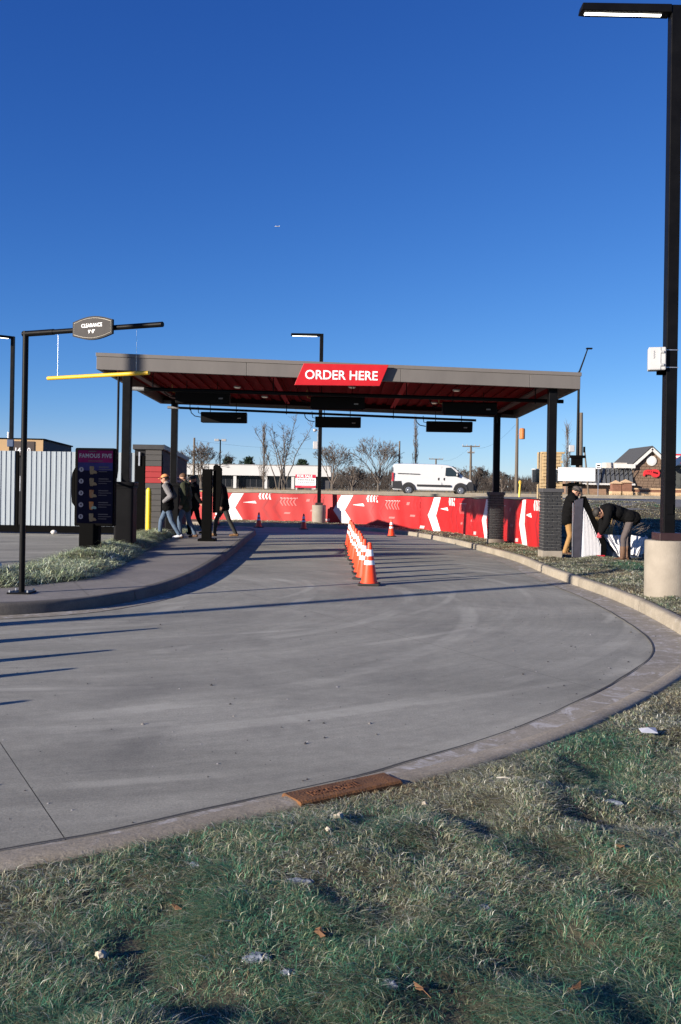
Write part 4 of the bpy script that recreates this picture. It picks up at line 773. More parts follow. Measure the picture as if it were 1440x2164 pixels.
    MB().add([(1.44, -.72, 2.11), (1.44, .72, 2.11), (2.2, .86, 1.46), (2.2, -.86, 1.46), (1.46, -.72, 2.13), (1.46, .72, 2.13), (2.22, .86, 1.48), (2.22, -.86, 1.48)], [(4, 5, 6, 7), (3, 2, 1, 0), (0, 1, 5, 4), (1, 2, 6, 5), (2, 3, 7, 6), (3, 0, 4, 7)]).build('windscreen', GLSV, t)
    return t
cargo_van((6.72, 66.0, 1.125), R(-2.5), 'white cargo van driving past on the street behind the fence')

# for sale sign
fs = thing('for_sale_sign', 'red and white for sale board on two posts across the street', 'sign', tuple(at(646, 1034, 84)))
k = 84 / FOC; MAG = mat('sale_red', (.55, .02, .06), .5)
b = MB().box((0, 0, 14.5 * k), (43 * k, .1, 21 * k)).build('board', WHP, fs); MB().box((0, -.06, 27.5 * k), (43 * k, .03, 7 * k)).build('top_band', MAG, fs); MB().box((0, -.06, 5.5 * k), (43 * k, .03, 5 * k)).build('bottom_band', MAG, fs)
text('lettering', 'FOR SALE', 7.2 * k, WHP, fs, (-2 * k, -.09, 27.4 * k), FRONT, bold=.012, ext=.01, sx=1.05); g = MB()
for j, z in enumerate((20, 14.5)):
    for i in range(9): g.box(((-16 + i * 4 + (j * 1.2)) * k, -.06, z * k), ((2.9 if i % 3 else 2.2) * k, .02, (3 if j == 0 else 1.6) * k))
g.build('small_print', GREYP, fs)['kind'] = 'stuff'; MB().box((4 * k, -.09, 5.5 * k), (26 * k, .02, 1.6 * k)).build('pale_rule', BPNK, fs)
for x in (-19, 15): MB().box((x * k, 0, 1.0 * k), (.16, .12, 6 * k)).build('post', WHT, fs)

# ---- poles and lamps
WOOD = mat('pole_wood', (.12, .098, .075), .9, var=.2, scale=3, stretch=(8, 8, .6)); INS = mat('transformer', (.42, .14, .03), .6, var=.15)
def gz(x, y): return float(ground_z(np.array([x]), np.array([y]))[0])
def util_pole(u, vtop, Y, label, cross=None, can=False, rr=.14, lean=0):
    p = at(u, vtop, Y); z = gz(p.x, Y); t = thing('utility_pole', label, 'utility pole', (p.x, Y, z), 0, 'wooden utility poles'); H_ = p.z - z
    MB().tube([(lean, 0, -.3), (lean * .5, 0, H_ / 2), (0, 0, H_)], [rr * 1.25, rr * 1.1, rr * .85], 10).build('pole', WOOD, t, smooth=True)
    if cross:
        for dz, w_ in cross: MB().box((0, -.12, H_ - dz), (w_, .12, .14)).build('crossarm', WOOD, t); g = MB(); [g.lathe([(.05, 0), (.06, .1), (.03, .2)], 8, (q * w_ * .48, -.12, H_ - dz + .07)) for q in (-1, -.5, .5, 1)]; g.build('insulator', GREYP, t)
    if can: MB().lathe([(.2, 0), (.24, .03), (.24, .85), (.2, .92), (.06, .95)], 18).build('transformer_can', INS, t, loc=(.42, -.1, H_ - 1.8), smooth=True); MB().box((.2, -.1, H_ - 1.4), (.3, .08, .08)).build('can_bracket', STEEL, t)
util_pole(1094, 884, 78, 'wooden utility pole carrying an orange transformer can', can=True, rr=.13)
util_pole(996, 941, 120, 'utility pole with wide crossarm and insulators right of the van', ((.15, 2.3), (1.0, .9)), rr=.15); util_pole(922, 969, 165, 'distant utility pole with T shaped crossarm above the van roof', ((.1, 2.6),), rr=.16); util_pole(411, 925, 120, 'bare topped utility pole among branches left of the parking lamp', rr=.15); util_pole(845, 932, 120, 'plain utility pole rising behind the rear of the van', rr=.12); util_pole(1236, 950, 110, 'thin leaning utility pole right of the street lamp', rr=.1, lean=.6)
util_pole(1229, 872, 66, 'weathered wooden pole directly behind the tall street lamp', rr=.15)
wires = []
for a, b in ((at(996, 943, 120), at(1094, 893, 78)), (at(922, 970, 165), at(996, 943, 120)), (at(411, 930, 120), at(845, 935, 120))):
    g = MB(); g.tube([a.lerp(b, t) - Vector((0, 0, 1.0 * 4 * t * (1 - t))) for t in np.linspace(0, 1, 14)], .008, 4); tag(g.build('power_line', BLKM), 'thin sagging power line between the utility poles', 'cable', 'power lines')
pl = thing('parking_lamp', 'twin headed parking lot lamp in front of the white building', 'lamp', (at(466, 930, 125).x, 125, gz(-16, 125))); hz = at(466, 930, 125).z - gz(-16, 125)
MB().tube([(0, 0, 0), (0, 0, hz)], .09, 8).build('pole', BLKM, pl)
for s in (-1, 1): MB().box((s * .5, 0, hz), (.62, .4, .32)).build('lamp_head', GREYP, pl, bevel=.03)
MB().box((0, 0, hz), (.7, .1, .1)).build('bracket', BLKM, pl)
p = at(1225, 735, 62); sl = thing('street_lamp', 'tall black street lamp with angled arm above the pylon sign', 'lamp', (p.x, 62, gz(p.x, 62))); hz = at(1226, 785, 62).z - gz(p.x, 62)
MB().tube([(0, 0, 0), (0, 0, hz)], [.14, .075], 12).build('pole', BLK, sl, smooth=True); tp = at(1241, 738, 62); tx, tz = tp.x - p.x, tp.z - gz(p.x, 62)
MB().tube([(0, 0, hz - .4), (.04, 0, hz), (tx * .6, -.1, hz + (tz - hz) * .55), (tx, -.2, tz)], [.07, .06, .05, .04], 8).build('arm', BLK, sl, smooth=True); MB().box((tx + .1, -.22, tz + .02), (.42, .22, .1)).build('lamp_head', BLK, sl, bevel=.03)
MB().box((0, -.02, at(1216, 965, 62).z - gz(p.x, 62)), (1.0, .5, .18)).build('shelf', BLKM, sl); MB().box((-.05, 0, at(1216, 975, 62).z - gz(p.x, 62)), (.72, .4, .55)).build('cabinet', BLKM, sl); MB().box((-.42, 0, at(1216, 948, 62).z - gz(p.x, 62)), (.36, .25, .46)).build('white_box', WHT, sl, bevel=.03); MB().box((.42, -.1, at(1216, 950, 62).z - gz(p.x, 62)), (.12, .12, .4)).build('signal', BLKM, sl)
rs_ = thing('route_sign', 'small white road sign on a thin post by the restaurant', 'sign', (at(1265, 1000, 70).x, 70, 1.1)); zz = at(1265, 985, 70).z - 1.1
MB().tube([(0, 0, 0), (0, 0, zz)], .03, 6).build('post', STEEL, rs_); MB().box((0, -.04, zz), (.4, .02, .42)).build('plate', WHP, rs_, bevel=.01); MB().box((0, -.055, zz + .05), (.24, .01, .1)).build('symbol', BLKM, rs_); MB().box((0, -.055, zz - .12), (.28, .01, .06)).build('symbol', BLKM, rs_)
ym = thing('gas_marker', 'yellow utility marker post with domed cap right of the transformer pole', 'marker post', (at(1098, 1030, 56).x, 56, .95)); zz = at(1098, 1018, 56).z - .95
MB().tube([(0, 0, 0), (.05, 0, zz - .1)], .06, 10).build('post', mat('marker_yellow', (.75, .52, .06), .5), ym); MB().lathe([(.1, 0), (.11, .12), (.06, .2)], 12).build('cap', mat('marker_cap', (.55, .36, .05), .5), ym, loc=(.05, 0, zz - .12))

# ---- pylon sign with stone pier, right
ps = thing('pylon_sign', 'blank white and black box sign on a buff stone pier', 'sign', (0, 48, 0)); STN = mat('buff_stone', (.36, .25, .12), .85, scale=6, col2=(.48, .36, .2), bump=.5)
def q48(u, v, d=0): p = at(u, v, 48 + d); return p.x, p.z
zb = gz(q48(1160, 1040)[0], 48)
xl, zt = q48(1148, 958); xr, _ = q48(1191, 958); n_c = 14; SM = {}
core = MB().box(((xl + xr) / 2 - .12, .5, (zt + zb) / 2), (xr - xl - .06, .9, zt - zb)).build('pier', mat('stone_mortar', (.36, .27, .15), .9), ps)
hc = (zt - zb) / n_c
for c in range(n_c):
    xx = xl - .14 * (c < 7); 
    while xx < xr - .08:
        w_ = min(random.choice((.24, .34, .44)), xr - xx); key = (round(w_, 2), round(hc, 3))
        if key not in SM: SM[key] = MB().box((0, 0, 0), (w_ - .02, .12, hc - .02)).mesh('stone', .012, 1); SM[key].materials.append(STN)
        o = bpy.data.objects.new('stone', SM[key]); C.objects.link(o); o.parent = core; o.location = (xx + w_ / 2, .04 + random.uniform(-.02, .02), zb + hc * (c + .5)); xx += w_
MB().box(((xl + xr) / 2, .5, zt + .04), (xr - xl + .15, 1.1, .1)).build('pier_cap', mat('stone_cap', (.42, .30, .15), .8), ps, bevel=.02)
for nm, u0, u1, v0, v1, ya, yb, m_ in (('white_face', 1178, 1257, 987, 1018, -.35, -.2, WHP),):
    (a, za), (b, zc) = q48(u0, v0), q48(u1, v1); MB().box(((a + b) / 2, .1, (za + zc) / 2), (b - a, .5, za - zc)).build('sign_cabinet', BLKM, ps, bevel=.01); MB().box(((a + b) / 2, -.16, (za + zc) / 2), (b - a - .03, .02, za - zc - .03)).build(nm, WHP, ps)
a, za = q48(1131, 992); b, zc = q48(1178, 1020); MB().prism([(a, .55), (b - .01, -.1), (b - .01, .6), (a, .75)], zc, za, 'z').build('black_cabinet', GLS, ps, bevel=.01)
MB().prism([(a - .03, .52), (b - .01, -.14), (b - .01, .64), (a - .03, .78)], za + .003, za + .05, 'z').build('white_edge', WHT, ps); MB().box((q48(1205, 1020)[0], .3, q48(1205, 1025)[1]), (1.7, .5, .14)).build('underside_beam', BLKM, ps); MB().box((q48(1215, 1030)[0], .3, (q48(1215, 1020)[1] + zb) / 2), (.5, .3, q48(1215, 1020)[1] - zb)).build('steel_post', BLKM, ps)

# ---- restaurant and its garden wall
rsx = thing('gabled_restaurant', 'stone gabled restaurant with white trim and red crustacean emblem', 'building', (0, 112, 0))
def q(u, v, Y=112): p = at(u, v, Y); return p.x, p.z
RST = mat('brown_stone', (.12, .078, .052), .9, scale=1.6, col2=(.21, .145, .10), bump=.6, bscale=8); SHG = mat('shingle', (.05, .052, .055), .9, var=.2, scale=8); WTR = mat('white_trim', (.58, .58, .56), .6)
apx = q(1377, 952); el = q(1337, 987); er = (2 * apx[0] - el[0], el[1]); bz = 1.0
MB().prism([(el[0], bz), (el[0], el[1]), apx, er, (er[0], bz)], 0, 8).build('gable_wall', RST, rsx)
STB = []
for c in range(16):
    z = bz + .3 + c * .36; half = (er[0] - el[0]) / 2 if z < el[1] else max(0, (apx[1] - z) / (apx[1] - el[1]) * (er[0] - el[0]) / 2); xx = apx[0] - half + .1
    while xx < apx[0] + half - .3:
        w_ = random.choice((.4, .55, .7)); key = ('g', w_)
        if key not in SM: SM[key] = MB().box((0, 0, 0), (w_ - .04, .1, .32)).mesh('stone', .02, 1); SM[key].materials.append(RST)
        o = bpy.data.objects.new('stone', SM[key]); C.objects.link(o); o.parent = rsx; o.location = (xx + w_ / 2, -.02 + random.uniform(-.03, .02), z); xx += w_
th = .42
for sgn in (-1, 1):
    e = el if sgn < 0 else er; d_ = (Vector((apx[0], 0, apx[1])) - Vector((e[0], 0, e[1]))).normalized(); e2 = Vector((e[0], 0, e[1])) - d_ * .5
    MB().bar(e2 + Vector((0, -.35, .2)), Vector((apx[0], -.35, apx[1] + .25)), .3, .45).build('white_bargeboard', WTR, rsx)
    a = e2 + Vector((0, -.5, .52)); b = Vector((apx[0], -.5, apx[1] + .58)); MB().add([a, b, b + Vector((0, 9, 0)), a + Vector((0, 9, 0)), a + Vector((0, 0, -.15)), b + Vector((0, 0, -.15)), b + Vector((0, 9, -.15)), a + Vector((0, 9, -.15))], [(0, 1, 2, 3), (7, 6, 5, 4), (0, 4, 5, 1), (1, 5, 6, 2), (2, 6, 7, 3), (3, 7, 4, 0)]).build('roof_slope', SHG, rsx)
MB().box((el[0] - 1.0, -.3, el[1] + .1), (2.4, .6, .5)).build('eave_return', WTR, rsx)
ck = q(1377, 974); MB().lathe([(.62, 0), (.62, .12), (.5, .14)], 32).build('round_window', WTR, rsx, loc=(ck[0], -.06, ck[1]), rot=(R(90), 0, 0)); MB().lathe([(.4, 0), (.4, .02)], 32).build('window_pane', mat('pale_pane', (.6, .6, .62), .3), rsx, loc=(ck[0], -.2, ck[1]), rot=(R(90), 0, 0))
RDL = mat('emblem_red', (.55, .03, .035), .45); lx, lz = q(1377, 999); s_ = 112 / FOC
lob = [(-18, -7), (-17.5, 0), (-15, 4.5), (-9, 6.5), (-3, 6), (2, 7), (8, 7.5), (14, 5.5), (17, 0), (15, -7), (9, -10), (3, -9), (-1, -5.5), (-4, -4), (-8, -3.5), (-11, -4.5), (-13, -2.5), (-15, -8)]
MB().prism([(lx + a * s_, lz + b * s_) for a, b in lob][::-1], -.32, -.1).build('emblem', RDL, rsx); g = MB()
for i in range(4): g.box((lx + (3 + i * 2.6) * s_, -.33, lz + (1 - i * .7) * s_), (1.8 * s_, .03, 3.2 * s_), 0)
for i in range(3): g.box((lx + (-9 + i * 3.6) * s_, -.33, lz + 2.2 * s_), (.5 * s_, .03, 3 * s_))
g.build('emblem_lettering', BLKM, rsx); g = MB(); g.tube([(lx + 15 * s_, -.2, lz + 3 * s_), (lx + 19 * s_, -.2, lz + 6 * s_)], .06, 6); g.tube([(lx + 15 * s_, -.2, lz - 1 * s_), (lx + 19 * s_, -.2, lz + 2 * s_)], .06, 6); g.build('antenna', BLKM, rsx)
(a, za), (b, zc) = q(1238, 988), q(1337, 1024); MET = mat('standing_seam', (.105, .11, .115), .5, .3)
MB().box(((a + b) / 2 - 1, 4, (za + 1.0) / 2), (b - a + 2, 7.6, za - 1.2)).build('wing_wall', mat('wing_brick', (.24, .15, .10), .9, var=.2, scale=4), rsx)
for i in range(14):
    x = a - 2 + (b - a + 2) * (i + .5) / 14; MB().add([(x - .2, -.6, zc), (x + .2, -.6, zc), (x + .2, .1, za), (x - .2, .1, za), (x - .2, -.5, zc - .1), (x + .2, -.5, zc - .1), (x + .2, .3, za), (x - .2, .3, za)], [(0, 1, 2, 3), (7, 6, 5, 4), (0, 4, 5, 1), (1, 5, 6, 2), (3, 2, 6, 7), (0, 3, 7, 4)]).build('roof_panel', MET, rsx)
g = MB(); [g.box((a - 2 + (b - a + 2) * i / 14, -.3, (za + zc) / 2), (.05, .5, .06), M=Matrix.Translation((a - 2 + (b - a + 2) * i / 14, -.28, (za + zc) / 2)) @ Matrix.Rotation(math.atan2(.7, za - zc), 4, 'X') @ Matrix.Diagonal((1, 1, 1, 1)) @ Matrix.Diagonal((1, .12, (za - zc) / .06 * 1.03, 1))) for i in range(15)]; g.build('roof_seam', mat('seam_dark', (.06, .062, .065), .5), rsx); MB().box(((a + b) / 2 - 1, -.75, zc), (b - a + 2.2, .2, .22)).build('gutter_trim', mat('gutter_pale', (.55, .54, .52), .6), rsx)
MB().box((a + 4.2, 2, za + .35), (2.6, 2, .7)).build('roof_unit', mat('roof_unit', (.5, .47, .42), .7), rsx); a2 = q(1400, 988)[0]; MB().box((a2 + 5.5, 4, (q(1420, 980)[1] + 1) / 2), (9, 7, q(1420, 980)[1] - 1)).build('wing_wall', mat('wing_dark', (.06, .065, .06), .8), rsx); MB().box((a2 + 5.5, 3.8, q(1420, 979)[1]), (9.4, 7.8, .5)).build('roof_edge', mat('navy_edge', (.03, .045, .075), .5), rsx)
gw = thing('garden_wall', 'low brick garden wall with two capped brick piers before the restaurant', 'wall', (0, 88, 0)); RBR = mat('red_brick', (.20, .095, .06), .9, var=.25, scale=3, bump=.4, bscale=15); BUF = mat('buff_cap', (.55, .38, .22), .8)
def q88(u, v): p = at(u, v, 88); return p.x, p.z
zg = gz(25, 88)
for u0, u1, v0, up in ((1292, 1312, 1022, 0), (1312, 1334, 1020, 1)):
    (xa, za), (xb, _) = q88(u0, v0), q88(u1, v0); xm = (xa + xb) / 2; MB().box((xm, 0, (za + zg) / 2), (xb - xa - .06, .8, za - zg)).build('pier', RBR, gw); MB().add([(xa - .08, -.55, za), (xb + .08, -.55, za), (xb + .08, .55, za), (xa - .08, .55, za), (xm, 0, za + .35)], [(0, 1, 2, 3), (1, 0, 4), (2, 1, 4), (3, 2, 4), (0, 3, 4)]).build('pier_cap', BUF, gw); MB().box((xm, 0, zg + .25), (xb - xa + .1, .95, .5)).build('plinth', BUF, gw)
(xa, za), (xb, _) = q88(1335, 1034), q88(1480, 1034); MB().box(((xa + xb) / 2, .1, (za + zg) / 2), (xb - xa, .4, za - zg)).build('wall', RBR, gw); MB().box(((xa + xb) / 2, .1, za + .06), (xb - xa, .55, .13)).build('coping', BUF, gw); MB().box(((xa + xb) / 2, .05, zg + .2), (xb - xa, .55, .5)).build('plinth', BUF, gw)
fl = thing('flag', 'striped flag edge flying beside the restaurant roof', 'flag', (at(1436, 970, 105).x, 105, 1.0)); zf = at(1436, 970, 105).z - 1.0
MB().tube([(.9, 0, 0), (.9, 0, zf + 2)], .06, 8).build('pole', STEEL, fl)
for i in range(5): MB().box((0, .05 * math.sin(i), zf + .5 - .22 * i), (1.7, .03, .2)).build('stripe', WHP if i % 2 else RDL, fl)
br = thing('blue_brace', 'dark blue diagonal sign bracket behind the foreground light pole', 'bracket', (6.25, 16.2, .15)); MB().bar((-.25, 0, 2.0), (.35, 0, 2.42), .09, .09).build('arm', mat('blue_box', (.03, .06, .13)), br); MB().box((.35, 0, 1.2), (.1, .1, 2.5)).build('post', mat('blue_box', (.03, .06, .13)), br)
ap = thing('airplane', 'tiny pale airplane high in the blue sky', 'airplane', tuple(at(586, 478, 5200)), R(10)); AW = mat('plane_white', (.7, .7, .7), .4)
MB().tube([(-14, 0, 0), (-10, 0, 0), (10, 0, 0), (15, 0, .5)], [1, 1.9, 1.9, .4], 10).build('fuselage', AW, ap, smooth=True); MB().prism([(-2, 0), (3, 0), (8, 15), (6, 15)], -.3, .1, 'z').build('wing', AW, ap); MB().prism([(-2, 0), (3, 0), (8, -15), (6, -15)], -.3, .1, 'z').build('wing', AW, ap); MB().prism([(10, 1), (14, 1), (16, 6), (14, 6)], -.2, .2).build('tail_fin', AW, ap)
# ================================================================= trees
BARK = mat('bark', (.10, .085, .072), .95, var=.25, scale=3); TWIG = mat('twig', (.085, .068, .056), .95, var=.2, scale=2)
def seg_mesh(segs, n):
    g = MB()
    for a, b, r0, r1 in segs:
        d = (b - a); 
        if d.length < 1e-4: continue
        d.normalize(); u = d.orthogonal().normalized(); w_ = d.cross(u); k = len(g.v)
        for p, r in ((a, r0), (b, r1)): g.v += [tuple(p + (u * cos(6.2832 * j / n) + w_ * sin(6.2832 * j / n)) * r) for j in range(n)]
        g.f += [(k + j, k + (j + 1) % n, k + n + (j + 1) % n, k + n + j) for j in range(n)]
    return g
def grow(out, p, d, L, r, lv, mx, spr, upb, rnd, rmin, tr=None):
    n = 3 if lv < 2 else 2; pts = [p]
    for i in range(n):
        d = (d + Vector((rnd.gauss(0, .13), rnd.gauss(0, .13), rnd.gauss(0, .07) + upb))).normalized(); q_ = pts[-1] + d * L / n; r1 = r * (.86 if i < n - 1 else .76); (tr if tr is not None and lv == 0 else out).append((pts[-1], q_, max(r, rmin), max(r1, rmin))); pts.append(q_); r = r1
    if lv >= mx: return
    k = rnd.choice((3, 4)) if lv < 3 else rnd.choice((2, 3))
    for i in range(k):
        base = pts[-1] if i < 2 else pts[-1 - (i % 2)]; ax = Vector((rnd.gauss(0, 1), rnd.gauss(0, 1), rnd.gauss(0, .35))).normalized(); nd = (d + ax * spr * rnd.uniform(.6, 1.2)).normalized()
        grow(out, base, nd, L * rnd.uniform(.62, .84), r * rnd.uniform(.6, .8), lv + 1, mx, spr, upb, rnd, rmin)
def tree(u, vb, vt, Y, wpx, style, label, seed, name='bare_tree'):
    rnd = random.Random(seed); b = at(u, vb, Y); z = gz(b.x, Y); H_ = at(u, vt, Y).z - z; W_ = wpx * Y / FOC; t = thing(name, label, 'tree', (b.x, Y, z), 0, 'bare winter trees'); cr, tr = [], []; rmin = .011 * Y / 100 + .004
    if style == 'round':
        tr.append((Vector((0, 0, -.3)), Vector((0, 0, H_ * .16)), .2, .17))
        for i in range(4): a = i * 1.57 + rnd.uniform(-.4, .4); grow(cr, Vector((0, 0, H_ * (.1 + .03 * i))), Vector((cos(a) * W_ / H_ * .95, sin(a) * W_ / H_ * .9, .95)).normalized(), H_ * .27, .12, 1, 6, .55, .03, rnd, rmin)
        grow(cr, Vector((0, 0, H_ * .16)), Vector((0, 0, 1)), H_ * .27, .13, 1, 6, .5, .04, rnd, rmin)
    elif style == 'column':
        tr.append((Vector((0, 0, -.3)), Vector((0, 0, H_)), .12, .02))
        for i in range(46):
            h0 = H_ * rnd.uniform(.08, .9); a = rnd.uniform(0, 6.28); wd = W_ * (1.05 - h0 / H_) * .9 + .1; e_ = Vector((cos(a) * wd, sin(a) * wd, 0)); p0_ = Vector((0, 0, h0)); p1_ = p0_ + e_ * .7 + Vector((0, 0, H_ * .08)); p2_ = p1_ + e_ * .3 + Vector((0, 0, H_ * rnd.uniform(.06, .14)))
            cr += [(p0_, p1_, .035, .022), (p1_, p2_, .022, rmin)]
            for j in range(4): s_ = p0_.lerp(p2_, rnd.uniform(.3, 1)); cr.append((s_, s_ + Vector((rnd.gauss(0, .2), rnd.gauss(0, .2), rnd.uniform(.3, .8))), rmin, rmin * .6))
    else:
        for i in range(8):
            a = -.5 + i / 7 + rnd.uniform(-.08, .08); pts = [Vector((rnd.uniform(-.5, .5), rnd.uniform(-.5, .5), -.2))]; hh = H_ * rnd.uniform(.72, 1.02)
            for j in range(1, 9): f = j / 8; pts.append(Vector((pts[0].x + a * W_ * 1.7 * f ** 1.35 + rnd.gauss(0, .05), pts[0].y + rnd.gauss(0, .12) + (rnd.random() - .5) * f, hh * f)))
            for j in range(8):
                tr.append((pts[j], pts[j + 1], .075 - .007 * j, .075 - .007 * (j + 1)))
                if j > 2:
                    for q_ in range(5):
                        s_ = pts[j].lerp(pts[j + 1], rnd.random()); e_ = s_ + Vector((rnd.gauss(0, .45), rnd.gauss(0, .45), rnd.uniform(.2, .8))) * (1.15 - j / 14); cr.append((s_, e_, rmin * 1.3, rmin))
                        for q2 in range(2): s2 = s_.lerp(e_, rnd.uniform(.4, 1)); cr.append((s2, s2 + Vector((rnd.gauss(0, .22), rnd.gauss(0, .22), rnd.uniform(.05, .4))), rmin, rmin * .6))
    seg_mesh(tr, 7).build('trunk', BARK, t, smooth=True); seg_mesh(cr, 3).build('crown', TWIG, t)
for i, a in enumerate([(425, 1030, 938, 110, 48, 'round', 'rounded bare tree behind the dark enclosure wall'), (557, 1031, 905, 96, 12, 'column', 'narrow bare columnar tree beside the many stemmed birch'), (596, 1032, 872, 96, 62, 'multi', 'bare many stemmed birch fanning out before white building'), (702, 1030, 945, 112, 40, 'round', 'bare tree just right of the fence light pole'), (800, 1032, 932, 118, 62, 'round', 'wide bare tree left of the white van'), (877, 1031, 898, 122, 9, 'column', 'slim bare poplar above the rear of the van'), (1006, 1035, 985, 128, 40, 'round', 'low bare tree behind the front of the van'), (1198, 1030, 903, 100, 9, 'column', 'slim bare poplar beside the stone pier'), (388, 1030, 955, 125, 30, 'round', 'smaller bare tree hidden partly by enclosure wall'), (1062, 1036, 995, 140, 40, 'round', 'low bare tree between black column and transformer pole'), (745, 1032, 985, 105, 30, 'round', 'low shrubby bare tree between pole and wide tree'), (955, 1034, 985, 150, 36, 'round', 'distant low bare tree over the van bonnet')]): tree(*a, 40 + i)
NEED = attr_mat('needles', .8, .15)
def evergreen(u, v0, v1, Y, wpx, label, seed):
    r2 = np.random.default_rng(seed); b = at(u, 1030, Y); z = gz(b.x, Y); zt = at(u, v1, Y).z - z; W_ = wpx * Y / FOC; t = thing('pine_tree', label, 'tree', (b.x, Y, z), 0, 'evergreens behind the white building'); MB().tube([(0, 0, -.3), (0, 0, zt * .9)], [.25, .08], 8).build('trunk', BARK, t)
    n = 6000; nc = 60; cc = np.c_[r2.normal(0, W_ * .5, nc), r2.normal(0, W_ * .5, nc), r2.uniform(.3, .97, nc) * zt]; cc[:, :2] *= (1.2 - cc[:, 2:] / zt) * 1.7; c = cc[r2.integers(0, nc, n)] + r2.normal(0, 1, (n, 3)) * np.array([.3, .3, .2]) * W_ * .5
    a = r2.normal(0, .16, (n, 3)); bb = r2.normal(0, .16, (n, 3)); V = np.stack([c, c + a, c + bb], 1).reshape(-1, 3); col = np.repeat(np.array([.018, .035, .018]) * r2.uniform(.5, 1.8, (n, 1)), 3, 0); soup('crown', V, np.arange(3 * n), np.arange(n) * 3, NEED, col, t)
for i, a in enumerate([(480, 990, 966, 175, 15, 'dark evergreen crown right of the parking lamp'), (525, 990, 967, 175, 20, 'wide dark evergreen crown left of the columnar tree'), (640, 990, 972, 172, 15, 'dark evergreen crown near the for sale board')]): evergreen(*a, i)
# far thicket
n = 34000; x = rng.uniform(-62, 130, n); y = rng.uniform(185, 235, n); hgt = (1.6 + 3.2 * vn(x, y * .3, 7, 51) + 1.6 * vn(x, y, 2, 52)); z0 = np.full(n, 1.0) + rng.random(n) * hgt * .75; a = rng.normal(0, .32, n); L_ = rng.uniform(.5, 1.9, n)
dx, dz = np.sin(a) * L_, np.cos(a) * L_; V = np.stack([np.c_[x - .07, y, z0], np.c_[x + .07, y, z0], np.c_[x + dx, y + rng.normal(0, .3, n), z0 + dz]], 1).reshape(-1, 3)
o = soup('thicket', V, np.arange(3 * n), np.arange(n) * 3, NEED, np.repeat(np.array([(.055, .045, .038)]) * rng.uniform(.5, 1.5, (n, 1)), 3, 0)); o['kind'] = 'stuff'; o['label'] = 'far brown thicket of bare woods along the horizon'; o['category'] = 'woods'
n = 5200; x = rng.uniform(-50, 90, n); y = rng.uniform(79, 82, n); V = []; a = rng.normal(0, .3, n); L_ = rng.uniform(.2, .5, n); V = np.stack([np.c_[x - .02, y, np.full(n, 1.08)], np.c_[x + .02, y, np.full(n, 1.08)], np.c_[x + np.sin(a) * L_, y, 1.08 + np.cos(a) * L_]], 1).reshape(-1, 3)
o = soup('grass', V, np.arange(3 * n), np.arange(n) * 3, M_grass, np.repeat(np.array([(.28, .21, .10)]) * rng.uniform(.5, 1.3, (n, 1)), 3, 0)); o['kind'] = 'stuff'; o['label'] = 'tall straw coloured roadside grass'; o['category'] = 'grass'
# dry ornamental grass tuft behind the work site
def tuft(x, y, z, h_, n, label):
    bx, by = rng.normal(x, .13, n), rng.normal(y, .13, n); H_ = h_ * rng.uniform(.55, 1.05, n); ax, ay = rng.normal(0, .16, n) * H_, rng.normal(0, .16, n) * H_; w_ = .007
    V = np.stack([np.c_[bx - w_, by, np.full(n, z)], np.c_[bx + w_, by, np.full(n, z)], np.c_[bx + ax * .45 - w_ * .8, by + ay * .45, z + H_ * .6], np.c_[bx + ax * .45 + w_ * .8, by + ay * .45, z + H_ * .6], np.c_[bx + ax, by + ay, z + H_]], 1).reshape(-1, 3)
    k = np.arange(n)[:, None]; lp = (np.array([0, 1, 3, 2, 2, 3, 4])[None] + 5 * k).ravel(); st = (np.array([0, 4])[None] + 7 * k).ravel()
    tag(soup('dry_grass_tuft', V, lp, st, M_grass, np.repeat(np.array([(.44, .30, .13)]) * rng.uniform(.5, 1.3, (n, 1)), 5, 0)), label, 'grass', 'dry ornamental grasses')
for x, y, h_, l in ((7.05, 24.8, 1.15, 'tall dry tan grass tuft behind the crouching worker'), (7.4, 25.6, 1.0, 'second dry grass tuft beside the tall tan one'), (6.75, 25.4, 1.0, 'dry tan grass tuft behind the leaning panel')): tuft(x, y, fbase(x, y) - .02, h_, 420, l)
bs = thing('bare_shrub', 'small dark leafless shrub behind the crouching worker', 'shrub', (7.85, 25.5, fbase(7.85, 25.5))); cr = []; rnd = random.Random(3)
for i in range(7): grow(cr, Vector((0, 0, -.05)), Vector((rnd.gauss(0, .5), rnd.gauss(0, .5), 1)).normalized(), .5, .014, 2, 4, .6, .02, rnd, .005)
seg_mesh(cr, 4).build('branches', BARK, bs)

